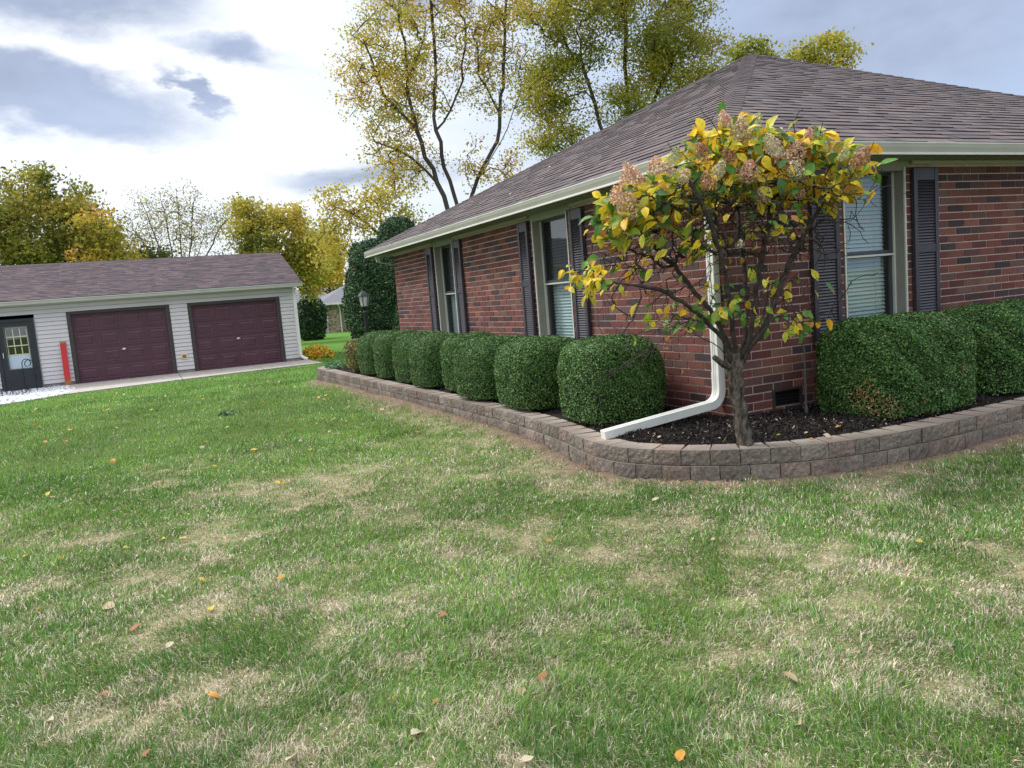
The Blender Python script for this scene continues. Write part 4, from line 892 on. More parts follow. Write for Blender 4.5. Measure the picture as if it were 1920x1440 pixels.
clump('ground_plant',3.45,14.5,BED,.2,.25,.14,140,.07,[(.05,.10,.05),(.22,.24,.05)],'small dark plant beside the loose yellowish shrub in the bed','plant',7)
clump('ground_plant',.95,11.6,-1.36,.16,.14,.05,60,.07,[(.10,.20,.09),(.06,.14,.05)],'flat broad-leaved weed in the lawn toward the garage','weed',8)
# ---------------------------------------------------------------- evergreens
EG=[(.024,.058,.024),(.034,.080,.030),(.048,.105,.036),(.028,.062,.034),(.070,.135,.042)]
for (x,y,a,b,h,s,lab,pal) in ((6.56,23.6,.90,1.0,3.55,51,'broad dark evergreen behind the lamp post',EG),(7.55,23.9,.85,.9,4.30,52,'taller dark evergreen with pointed top showing above the eaves of the brick house',EG),(6.95,20.6,.75,.7,1.75,53,'lower bushy green shrub against the far corner of the brick house',[(.022,.058,.020),(.034,.080,.028),(.05,.105,.034)])):
    t=thing('evergreen_tree' if s<53 else 'shrub',(x,y,-1.6),lab,'tree' if s<53 else 'shrub',world=False)
    link('foliage',box_mesh('foliage',a,b,h/2+.1,h/2,34000,.085,s,pal,.004,p=2.5,pz=2.2,lump=.20,depth=.22,mat='conifer',up=.1,asp=.5),t)
t=thing('round_bush',(9.02,47.0,-1.78),'large dark rounded bush on the far lawn left of the stone house','bush',world=False)
link('foliage',box_mesh('foliage',0.88,1.0,1.35,1.25,9000,.17,55,EG,0,p=2.4,pz=2.4,lump=.2,depth=.3,mat='conifer'),t)
# ---------------------------------------------------------------- branching trees
def grow(limbs,targets,rg,step=.4,curve=.35,jit=.04,angw=.7,exp=2.35,rtip=.01,up=0.15):
    pos=[];par=[];dr=[];chains=[]
    def add(p,pa,d): pos.append(np.array(p,float)); par.append(pa); dr.append(d); return len(pos)-1
    for li,(pts,start) in enumerate(limbs):
        pts=[np.array(p,float) for p in pts]
        # catmull densify
        dens=[]
        for i in range(len(pts)-1):
            p0=pts[max(i-1,0)];p1=pts[i];p2=pts[i+1];p3=pts[min(i+2,len(pts)-1)]; m=max(1,int(np.linalg.norm(p2-p1)/step))
            for k in range(m):
                t=k/m; dens.append(.5*((2*p1)+(-p0+p2)*t+(2*p0-5*p1+4*p2-p3)*t*t+(-p0+3*p1-3*p2+p3)*t**3))
        dens.append(pts[-1]); pa=-1
        if pos and start: pa=int(np.argmin([np.linalg.norm(q-dens[0]) for q in pos])); dens=dens[1:]
        ch=[pa]
        for i,p in enumerate(dens):
            q=p if (i==0 or i==len(dens)-1) else p+rg.normal(0,jit*.55,3)
            base=pos[pa] if pa>=0 else (q-np.array([0,0,1.]))
            d=q-base; d=d/(np.linalg.norm(d)+1e-9); pa=add(q,pa,d); ch.append(pa)
        chains.append(ch)
    c0=np.mean([p for p in pos],axis=0)
    targets=sorted(targets,key=lambda t:min(np.linalg.norm(t-p) for p in pos[::3]))
    for t in targets:
        A=np.array(pos); D=np.array(dr); v=t-A; L=np.linalg.norm(v,axis=1)+1e-6; ca=np.sum(v*D,1)/L
        cost=L*(1+angw*(1-ca)) ; k=int(np.argmin(cost)); L0=L[k]
        if L0<step*.4: continue
        m=max(2,int(L0/step)); P0=A[k];T0=D[k]*L0*.9; T1=(v[k]/L0*.7+np.array([0,0,up]))*L0
        pa=k;ch=[k]
        for i in range(1,m+1):
            s=i/m; h=(2*s**3-3*s*s+1)*P0+(s**3-2*s*s+s)*T0+(-2*s**3+3*s*s)*t+(s**3-s*s)*T1
            if i<m: h=h+rg.normal(0,jit,3)
            d=h-pos[pa]; d=d/(np.linalg.norm(d)+1e-9); pa=add(h,pa,d); ch.append(pa)
        chains.append(ch)
    n=len(pos); acc=np.zeros(n); haskid=np.zeros(n,bool)
    for i in range(n):
        if par[i]>=0: haskid[par[i]]=True
    R=np.zeros(n)
    for i in range(n-1,-1,-1):
        R[i]=max(acc[i],rtip**exp)**(1/exp)
        if par[i]>=0: acc[par[i]]+=R[i]**exp
    return np.array(pos),par,R,chains,~haskid
def wood(mb,pos,R,chains,mat,rmax=1e9,ns=5,taper_root=None):
    for ch in chains:
        a=ch[0]; ids=ch[1:] if a>=0 else ch[1:]
        if not ids: continue
        pts=[];rr=[]
        if a>=0: pts.append(pos[a]); rr.append(min(R[a],R[ids[0]]*1.25))
        for i in ids: pts.append(pos[i]); rr.append(min(R[i],rmax))
        if len(pts)<2: continue
        big=max(rr)
        mb.tube([tuple(p) for p in pts],rr,mat,n=(9 if big>.08 else ns) if big>.006 else 3,cap=False)
def ell_targets(E,n,rg,shell=.55):
    w=np.array([e[6] for e in E],float); w/=w.sum(); out=[]
    for i in range(n):
        e=E[rg.choice(len(E),p=w)]; d=rg.normal(size=3); d/=np.linalg.norm(d); r=rg.uniform(shell,1)**.7
        out.append(np.array([e[0]+d[0]*r*e[3],e[1]+d[1]*r*e[4],e[2]+d[2]*r*e[5]]))
    return out
def make_tree(base,limbs,E,nt,nl,ls,pal,label,seed,rtip=.012,sig=.35,step=.6,name='tree',jit=.06,angw=.7,matl='treeleaf',thr=3.0,shell=.5,group=None,scale_leaf_dir=None,extra=None,exp=2.35,bare=0.0):
    rg=np.random.default_rng(seed); T=ell_targets(E,nt,rg,shell)
    pos,par,R,ch,tips=grow(limbs,T,rg,step=step,jit=jit,angw=angw,rtip=rtip,exp=exp)
    mb=MB(); wood(mb,pos,R,ch,'treebark',ns=4)
    t=thing(name,base,label,'tree',group)
    mb.build('trunk',t,smooth=True)
    cand=np.where(R<rtip*thr)[0]; tipi=np.where(tips)[0]
    if bare: cand=cand[fbm(pos[cand,0]*.7,pos[cand,2]*.7,2)>bare]
    pick=np.where(rg.random(nl)<.5,rg.choice(cand,nl),rg.choice(tipi,nl))
    wn=rg.random(len(pos))**1.3; 
    keep=rg.random(nl)<(.35+.9*wn[pick]); pick=pick[keep]; m=len(pick)
    q=pos[pick]+rg.normal(0,sig,(m,3))*np.array([1,1,.7])
    N=unit(rg.normal(size=(m,3))+np.array([0,0,.4])); V,F=leaf_quads(q,N,rg.uniform(.6,1.35,m)*ls,.62,rg)
    pa=np.array(pal,float); f=fbm(q[:,0]*.5+q[:,1]*.3,q[:,2]*.6+seed,3); t2=np.clip((f-.3)*2.2+rg.normal(0,.22,m),0,.999)*(len(pa)-1); i0=t2.astype(int); fr=(t2-i0)[:,None]
    c=(pa[i0]*(1-fr)+pa[np.minimum(i0+1,len(pa)-1)]*fr)*rg.uniform(.75,1.25,(m,1))
    link('crown',from_arrays('crown',V,[F],np.repeat(c,4,axis=0),[matl]),t)
    return t
OL=[(.27,.30,.06),(.42,.38,.06),(.56,.44,.07),(.62,.42,.08)]          # olive to gold
GR=[(.19,.215,.04),(.29,.30,.045),(.40,.375,.05),(.47,.38,.055)]
GB=-1.75
# big open multi-stem tree behind the brick house
bx,by=11.2,28.3
L6=[([(11.2,28.3,GB),(11.15,28.3,0),(11.2,28.3,1.2)],0),
 ([(11.2,28.3,1.0),(11.0,28.7,3.9),(10.45,29.1,6.0),(10.2,29.4,8.0),(10.35,29.7,9.9),(9.9,29.9,12.5)],1),
 ([(11.2,28.3,1.2),(11.5,28.5,3.5),(11.0,28.8,6.0),(11.3,29.2,9.0),(11.5,29.4,12.5)],1),
 ([(11.2,28.3,1.2),(12.0,28.2,4.0),(12.85,28.0,5.4),(13.5,28.0,7.5),(13.9,28.0,10.2),(14.2,28.1,12.8)],1),
 ([(12.2,28.1,4.3),(13.4,27.6,6.3),(14.1,27.5,8.0)],1),([(10.8,28.8,4.6),(9.6,29.3,5.8),(8.8,29.8,6.2)],1),([(10.5,29.1,6.4),(9.4,29.8,7.9),(8.9,30,9.8)],1),([(11.1,28.8,6.4),(12.1,28.6,8.2),(12.5,28.7,10.5)],1),([(13.3,28.0,7.0),(12.7,28.2,8.4),(12.8,28.4,9.6)],1),([(10.3,29.4,8.6),(11.0,29.3,9.8),(11.2,29.3,11)],1)]
make_tree((bx,by,GB),L6,[(9.6,30,8.6,1.9,1.8,3.6,3),(11.4,29.3,10.5,2.9,2.2,3.4,4),(13.6,28,9.6,1.6,2,3.0,2.4),(9.8,29.7,5.4,1.4,1.4,1.4,1.0),(12.2,28.5,13,3,2.4,2.2,2),(12.9,27.8,5.0,1.5,1.2,1.0,.5)],620,46000,.105,OL,'tall open tree with dark forking limbs and thin gold leaves behind the brick house',61,rtip=.014,sig=.24,step=.5,jit=.09,shell=.15,exp=2.65)
# fuller yellow green tree to its right
L7=[([(19.5,29.6,GB),(19.5,29.6,3.0)],0),([(19.5,29.6,2.6),(19.2,29.6,5.6),(18.6,29.8,8.4),(18.2,30,11)],1),([(19.5,29.6,3),(20.2,29.6,6),(20.4,29.7,9.5),(20.6,29.8,13)],1),([(20.0,29.6,5.2),(21.5,29.3,8.0),(22.8,28.8,10.2)],1),([(19.4,29.6,4.0),(17.9,30.2,6.0),(17.0,30.6,7.2)],1)]
make_tree((19.5,29.6,GB),L7,[(18.2,30.3,11.8,2.6,2.2,2.8,3),(21.2,29.3,11.6,3.2,2.6,2.6,4),(22.6,28.8,9.3,2.2,2,1.8,2.2),(17.2,30.6,8.8,1.8,1.6,1.8,2),(17.0,30.4,6.6,1.3,1.3,.8,.8),(20.6,29.5,7.4,2.2,1.8,1.4,1.2),(20,29.5,14.5,3.6,2.8,2.4,2)],520,95000,.12,GR,'full yellow-green tree rising behind the roof peak, right of the open gold tree',62,rtip=.016,sig=.34,step=.6,jit=.09,shell=.2,exp=2.6)
for (x,y,cx,r,zt,s,lab) in ((29.6,32.0,29.6,1.0,12.0,63,'narrow olive treetop just showing above the roof peak'),(32.8,30.6,32.6,1.5,11.7,64,'rounded olive treetop above the right roof slope')):
    E=[(x,y,zt-1.3,r,r,1.4,2),(x+.5,y,zt-3,r*1.5,r*1.5,1.8,2)]
    if s==64: E=[(x-.9,y+.3,zt-1.4,.9,1,1.1,1),(x+.5,y-.2,zt-1.0,1.2,1.2,1.2,1.6),(x,y,zt-3,2,2,1.6,2)]
    make_tree((x,y,GB),[([(x,y,GB),(x,y,5),(x+.2,y,zt-3)],0)],E,110,9000,.19,GR,lab,s,rtip=.02,sig=.32,step=.7)
# left background, beyond the garage
make_tree((-5.0,52.8,GB),[([(-5,52.8,GB),(-5,52.8,3),(-4.8,52.8,6.5)],0)],[(-4.6,53,5.6,3.0,3,4.0,4),(-8.2,54.5,5.2,3.2,3,4.0,3),(-2.2,51.6,4.3,1.6,2,3.2,2)],330,42000,.24,[(.12,.15,.03),(.20,.215,.04),(.29,.28,.05),(.40,.33,.06)],'big rounded olive green tree at the left edge behind the garage',65,rtip=.02,sig=.45,step=.9,shell=.3)
make_tree((-1.6,49.5,GB),[([(-1.6,49.5,GB),(-1.6,49.5,2.5),(-1.5,49.4,4.5)],0)],[(-1.5,49.2,3.6,1.5,1.5,2.9,3),(-.5,48.9,2.2,1.1,1.2,1.9,2)],150,11000,.21,[(.50,.26,.09),(.50,.34,.06),(.58,.42,.05),(.30,.29,.05)],'smaller orange tinged tree right of the olive tree behind the garage',66,rtip=.018,sig=.36,step=.7)
mu=[([(2.6,54.8,GB),(2.6,54.8,.6)],0)]
for ax,hz in ((-2.7,7.0),(-1.7,8.2),(-.6,8.8),(.4,9.0),(1.4,8.7),(2.4,8.0),(3.3,7.2)): mu.append(([(2.6,54.8,.5),(2.6+ax*.35,54.8+ax*.05,3.0),(2.6+ax*.75,54.8,(3+hz)/2+.3),(2.6+ax,54.8,hz-.7)],1))
make_tree((2.6,54.8,GB),mu,[(2.8,54.8,6.2,3.3,2.2,2.7,4),(.6,55.5,5.2,1.4,1.3,1.8,1),(5.6,53.8,5.6,1.4,1.3,1.9,1)],520,9500,.125,[(.30,.24,.12),(.30,.30,.10),(.42,.34,.11)],'nearly bare grey tree with fanning thin stems behind the middle of the garage',67,rtip=.013,sig=.30,step=.6,shell=.1,exp=2.5)
make_tree((.8,50.5,GB),[([(.8,50.5,GB),(.8,50.5,2)],0)],[(.7,50.5,3.0,1.6,1.2,1.6,1)],60,5000,.2,[(.06,.08,.02),(.12,.13,.03),(.2,.19,.04)],'low dark green tree in front of the bare grey tree',68,rtip=.018,sig=.35,step=.7)
make_tree((6.3,44.2,GB),[([(6.3,44.2,GB),(6.3,44.2,1.2)],0),([(6.3,44.2,1),(5.9,44.3,3.5),(5.7,44.3,5.4)],1),([(6.3,44.2,1),(7.0,44,3.5),(7.3,44,5.2)],1)],[(5.8,44.4,4.4,1.0,1.1,1.9,2),(7.5,43.7,3.6,1.6,1.5,2.4,4),(8.5,43.2,2.6,1.0,1.2,2.2,2),(6.3,44,2.2,1.5,1.4,1.5,1.5)],260,30000,.17,[(.22,.24,.045),(.37,.34,.055),(.50,.42,.07),(.58,.43,.07)],'golden olive tree above the right end of the garage roof',69,rtip=.016,sig=.30,step=.6,shell=.3)
make_tree((14.9,68,GB),[([(14.9,68,GB),(14.9,68,3)],0)],[(15,68.2,4.8,1.6,1.6,2.6,2),(14.6,68.2,3.2,1.8,1.6,1.7,1),(13.2,68.4,3.0,1.4,1.6,1.5,1)],150,14500,.24,[(.46,.40,.05),(.66,.50,.05),(.74,.53,.05)],'bright yellow tree beside the golden olive tree',70,rtip=.02,sig=.40,step=.9,shell=.3)
make_tree((9.6,33.5,GB),[([(9.6,33.5,GB),(9.6,33.4,2.0),(9.9,33.2,3.2)],0),([(9.9,33.2,2.6),(9.0,33,3.6),(7.9,33.2,4.2)],1)],[(8.0,33,4.0,1.2,1.1,1.1,2),(9.6,32.6,4.0,1.5,1.3,1.5,3),(10.4,32,3.2,1.1,1.1,1.0,1),(7.5,33.4,2.6,1.1,1,.9,1)],170,7500,.14,[(.32,.33,.07),(.50,.44,.08),(.60,.46,.08)],'thin yellow leaved tree between the evergreen and the open gold tree',71,rtip=.012,sig=.24,step=.5,shell=.2)
def distant():
    rg=np.random.default_rng(77); n=30000; a=np.radians(rg.uniform(-25,80,n)); r=rg.uniform(95,130,n); hh=3.6+2.6*fbm(np.degrees(a)*.22,a*0,3)
    q=np.stack([r*np.sin(a),r*np.cos(a),-2+rg.random(n)**.8*hh],1); N=unit(rg.normal(size=(n,3))); V,F=leaf_quads(q,N,rg.uniform(.6,1.4,n),.7,rg)
    pa=np.array([(.09,.11,.03),(.15,.15,.04),(.2,.16,.05),(.07,.07,.04)]); c=pa[rg.integers(0,4,n)]
    tag(link('distant_woods',from_arrays('distant_woods',V,[F],np.repeat(c,4,axis=0),['treeleaf'])),'low line of far-off autumn woods on the horizon','woods',kind='stuff')
distant()
# ---------------------------------------------------------------- the shrub in tree form
HB=np.array([3.60,4.11,-1.115])
def big_leaves(P,D,N,size,wid,curl,col,col2,rg):
    """ovate folded leaves; returns V,F,C"""
    n=len(P); ts=np.array([0,.18,.42,.68,.88,1.0]); wp=np.array([.04,.62,1.0,.80,.36,.02])
    S=unit(np.cross(D,N)); N=unit(np.cross(S,D)); V=[];C=[]
    for t,w in zip(ts,wp):
        ang=curl*t; c=P+D*(size*t*np.cos(ang*.6))[:,None]-N*(size*t*np.sin(ang*.6))[:,None]
        h=(size*wid*w*.5)[:,None]; fold=N*(size*wid*w*.16)[:,None]; wave=N*(rg.normal(0,.02,n)*size)[:,None]
        V+= [c-S*h+fold+wave,c,c+S*h+fold-wave]; e=(np.clip((t-.55)*2.2,0,1)*(rg.random(n)<.3))[:,None]; br=np.array([[.30,.15,.05]]); C+= [col*(1-e)+br*e,col2*(1-e*.6)+br*e*.6,col*(1-e)+br*e]
    V=np.stack(V,1).reshape(-1,3); C=np.stack(C,1).reshape(-1,3); k=len(ts); F=[]
    for i in range(k-1):
        for j in (0,1): F.append((i*3+j,i*3+j+1,(i+1)*3+j+1,(i+1)*3+j))
    F=(np.arange(n)[:,None,None]*(3*k)+np.array(F)[None]).reshape(-1,4)
    return V,F,C
def hydrangea():
    rg=np.random.default_rng(31)
    t=thing('hydrangea_tree',tuple(HB),'gnarled hydrangea grown as a small tree with yellow and green leaves and faded flower heads','shrub')
    A=lambda p: np.array(p)+HB
    T=[]
    for x,y,z,s,c in FLOWERS: T.append(A((x,y,z-s*.5)))
    for x,y,z,rx,rz,n,g in CLUMPS:
        for k in range(max(3,int(n*.42))):
            T.append(A((x,y,z))+rg.normal(0,.5,3)*np.array([rx*.95,.28,rz])*1.1)
    for k in range(2300):   # leafless twigs
        u=rg.uniform(-.62,.66); T.append(A((u*1.0,.22-.45*u+rg.normal(0,.24),(rg.uniform(1.28,1.80) if rg.random()<.85 else rg.uniform(.8,1.3))-abs(u)*.12)))
    for p in ((-.15,.1,2.22),(.55,.0,2.12),(.72,-.1,2.1),(.62,0,2.15),(.6,-.05,2.2),(-.02,.02,2.2),(-.35,.2,2.02),(.9,-.2,1.95),(.95,-.25,1.6),(.85,-.3,1.35),(.8,-.25,1.2),(.9,-.2,1.42),(.98,-.3,1.5)): T.append(A(p))
    order=['trunk','left','leftlow','leftup','c1','c2','r1','r2','r3','droop']
    limbs=[([A(p) for p in LIMBS[k]],0 if k=='trunk' else 1) for k in order]
    pos,par,R,ch,tips=grow(limbs,T,rg,step=.05,jit=.010,angw=.55,rtip=.0025,exp=2.5,up=.25)
    # extra drooping twigs
    R=np.minimum(R,.0175)
    tr=[i for i in ch[0] if i>=0]
    mb=MB()
    wood(mb,pos,R,ch[1:],'twig',ns=6)
    st=[tuple(A(p)) for p in LIMBS['stub']]; mb.tube(st,[.026,.021,.019],'bark',8)
    D0=A(LIMBS['droop'][-1])
    for k in range(26):
        i=int(rg.integers(0,4)); a=A(LIMBS['droop'][i+1]); b=a+np.array([rg.uniform(-.38,.06),rg.uniform(-.12,.14),rg.uniform(-.16,.13)]); m=(a+b)/2+rg.normal(0,.03,3)
        mb.tube([tuple(a),tuple(m),tuple(b)],[.0035,.0024,.0014],'twig',3,cap=False)
    mb.build('branches',t,smooth=True)
    # gnarled trunk: fluted and twisted
    m=MB(); path=[A(p) for p in [(.03,-.01,-.10),(.005,0,.0),(-.01,.01,.10),(.0,.03,.20),(-.012,.045,.30),(0,.055,.40),(.0,.065,.50),(.02,.07,.60)]]
    rad=[.070,.052,.044,.046,.041,.049,.060,.042]; ns=20; nr=26
    V=[];F=[]
    for i in range(nr):
        s=i/(nr-1)*(len(path)-1); k=min(int(s),len(path)-2); f=s-k; c=path[k]*(1-f)+path[k+1]*f; r=rad[k]*(1-f)+rad[k+1]*f
        for j in range(ns):
            th=2*PI*j/ns; fl=.92+.20*math.sin(3*th+s*1.1)+.15*math.sin(5*th-s*1.7)+.10*math.sin(9*th+s*3)+.09*rg.normal()
            V.append((c[0]+math.cos(th)*r*fl,c[1]+math.sin(th)*r*fl,c[2]+rg.normal(0,.002)))
    for i in range(nr-1):
        for j in range(ns): F.append((i*ns+j,i*ns+(j+1)%ns,(i+1)*ns+(j+1)%ns,(i+1)*ns+j))
    F.append(tuple((nr-1)*ns+j for j in range(ns))); m.mesh(V,F,'bark')
    m.build('trunk',t,smooth=True)
    # leaves
    P=[];D=[];N=[];S=[];C=[];C2=[];Wd=[];Cu=[]
    tp=np.where(R<.0035)[0]; TP=pos[tp]
    for x,y,z,rx,rz,n,g in CLUMPS:
        for k in range(int(n*(3.9 if z>1.55 else (2.2 if x<-.75 else 1.2)))):
            q=A((x,y,z))+np.clip(rg.normal(0,.55,3),-1,1)*np.array([rx,.26,rz])*1.05
            d=TP-q; j=int(np.argmin(np.sum(d*d,1))); base=TP[j]+ (q-TP[j])*min(1,.03/(np.linalg.norm(q-TP[j])+1e-6))
            q=base+rg.normal(0,.012,3)
            out=q-A((.05,.05,1.45)); out/=np.linalg.norm(out)+1e-9
            dd=out*.7+rg.normal(0,.65,3)+np.array([0,0,-.45]); dd/=np.linalg.norm(dd)
            nn=np.array([-.25,-.55,.75])+rg.normal(0,.5,3)
            green=rg.random()<g*.95; P.append(q);D.append(dd);N.append(nn)
            S.append(rg.uniform(.06,.115)*(.82 if x<-.7 else (1.15 if z>1.5 else .95))); Wd.append(rg.uniform(.45,.66)); Cu.append(abs(rg.normal(.55,.5)))
            if green:
                c=np.array([.10,.235,.04]) if rg.random()<.5 else np.array([.26,.38,.045]) if rg.random()<.6 else np.array([.08,.19,.06]); c=c*rg.uniform(.8,1.2); c2=c*1.15
            else:
                u=rg.random(); c=np.array([.88,.60,.035]) if u<.5 else np.array([.88,.44,.03]) if u<.72 else np.array([.66,.58,.07]) if u<.93 else np.array([.50,.22,.05]); c=c*rg.uniform(.85,1.1)
                c2=c*np.array([.82,1.0,.9]) if rg.random()<.6 else np.array([.40,.45,.05])
            C.append(c);C2.append(c2)
    for q in ((-.62,-.02,.78),(-.56,0,.74),(-.59,0,.70),(.87,-.28,1.42),(-.5,.0,.55)):
        P.append(A(q));D.append(unit(rg.normal(size=(1,3))-[0,0,.6])[0]);N.append(rg.normal(size=3));S.append(.06);Wd.append(.5);Cu.append(1.6);C.append(np.array([.5,.24,.07]));C2.append(np.array([.42,.18,.05]))
    P,D,N,S,C,C2,Wd,Cu=map(np.array,(P,D,N,S,C,C2,Wd,Cu)); V,F,Cc=big_leaves(P,unit(D),unit(N),S,Wd,Cu,C,C2,rg)
    link('leaves',from_arrays('leaves',V,[F],Cc,['leaf'],smooth=True),t)
    PC_={'p':[(.66,.36,.26),(.76,.50,.38),(.52,.26,.17),(.80,.68,.50)],'t':[(.62,.46,.30),(.70,.60,.42),(.44,.28,.16)],'b':[(.40,.21,.12),(.52,.31,.18),(.30,.15,.08)],'g':[(.52,.54,.30),(.60,.58,.38),(.40,.42,.20)],'w':[(.70,.68,.50),(.62,.56,.38),(.58,.46,.32)]}
    for x,y,z,s,c in FLOWERS:
        s=s*1.2; x-=.05;y-=.14
        n=int(330*(s/.1)**2); n=max(90,min(n,700)); d=unit(rg.normal(size=(n,3))); r=(rg.random(n)**.28)*s*.5; q=d*r[:,None]; q[:,2]=q[:,2]*1.25
        q[:,:2]*= (1-.35*np.clip(q[:,2:]/(s*.6),-1,1)); lean=rg.normal(0,.25,2); q[:,0]+=q[:,2]*lean[0]; q[:,1]+=q[:,2]*lean[1]
        V,F=leaf_quads(q,unit(d+rg.normal(0,.6,(n,3))),rg.uniform(.010,.019,n),.85,rg)
        pa=np.array(PC_[c]); k=pa[rg.integers(0,len(pa),n)]*rg.uniform(.75,1.2,(n,1)); V=V+A((x,y,z))
        o=link('flower_head',from_arrays('flower_head',V,[F],np.repeat(k,4,axis=0),['petal']),t)
hydrangea()
# ---------------------------------------------------------------- fallen leaves
LC={'y':(.62,.46,.05),'o':(.62,.30,.05),'t':(.50,.38,.22),'p':(.62,.54,.38),'r':(.38,.15,.07),'g':(.25,.36,.2)}
LN={'y':'yellow','o':'orange','t':'tan','p':'pale straw','r':'rust brown','g':'pale green'}
def leaf_mesh(c,seed):
    rg=np.random.default_rng(seed); V,F,C=big_leaves(np.array([[-.5,0,0.]]),np.array([[1.,0,.12]]),np.array([[0,0,1.]]),np.array([1.]),np.array([rg.uniform(.5,.8)]),np.array([rg.uniform(-.2,.9)]),np.array([c]),np.array([np.array(c)*.85]),rg)
    return from_arrays('fallen_leaf',V,[F],C,['leaf'],smooth=True)
LM={k:[leaf_mesh(c,i) for i in range(3)] for k,c in LC.items()}
rgl=random.Random(8)
def put_leaf(x,y,k,s,z=None,label=None,group=None,rot=None):
    o=bpy.data.objects.new('fallen_leaf',LM[k][rgl.randrange(3)]); COL.objects.link(o); s*=rgl.uniform(.7,.95)
    o.location=(x,y,(float(gz(x,y))+.022 if z is None else z)); o.scale=(s,s,s); o.rotation_euler=rot or (rgl.uniform(-.5,.5),rgl.uniform(-.4,.4),rgl.uniform(0,6.28))
    tag(o,label or '%s fallen leaf lying on the open lawn grass'%LN[k],'leaf',group or '%s fallen leaves on the lawn'%LN[k])
for x,y,k,s in LEAVES: put_leaf(x,y,k,s*1.05)
for i in range(85):
    y=rgl.uniform(7,23); x=rgl.uniform(-.12*y,min(2.8,.36*y)); put_leaf(x,y,rgl.choice('yyyoptt'),rgl.uniform(.06,.10)*(1 if y<14 else 1.25),label='small fallen leaf on the greener lawn toward the garage',group='fallen leaves on the lawn toward the garage')
for i in range(26):
    x=rgl.uniform(-1.8,4.7); y=YG-rgl.uniform(.05,.5); put_leaf(x,y,rgl.choice('tro'),.09,z=-1.64,label='dry fallen leaf on the concrete in front of the garage doors',group='dry leaves on the garage apron')
for i,(x,y) in enumerate(((3.25,4.6),(3.5,4.25),(4.45,4.2),(4.25,4.35),(4.3,3.95),(4.05,4.5),(3.3,4.8),(3.85,4.05),(4.0,3.95),(3.15,5.0))): put_leaf(x,y,'pytpoptypt'[i],.045,z=BED+.03,label='small fallen leaf on the dark mulch at the house corner',group='fallen leaves on the mulch')
put_leaf(4.10,3.86,'p',.07,z=-1.125,label='whitish leaf on top of the retaining wall below the front boxwood',group='leaf on the wall top'); put_leaf(3.95,3.86,'o',.06,z=-1.125,label='orange leaf on top of the retaining wall right of the trunk',group='leaf on the wall cap'); put_leaf(3.16,4.47,'o',.05,z=-1.125,label='orange leaf on top of the retaining wall near the downspout end',group='leaf by the downspout end')
sl=rise/RA
for (dx,s_) in ((1.5,1.2),(2.2,1.9),(4.0,1.4),(5.6,.9),(6.4,1.2),(3.4,.5),(7.2,.7)):
    x=ex+s_; y=ey+dx+1.0; put_leaf(x,y,'p',.07,z=ZE+s_*sl+.03,label='tiny pale leaf on the shingles of the side roof slope',group='leaves on the side roof slope',rot=(0,-.45,rgl.uniform(0,6)))
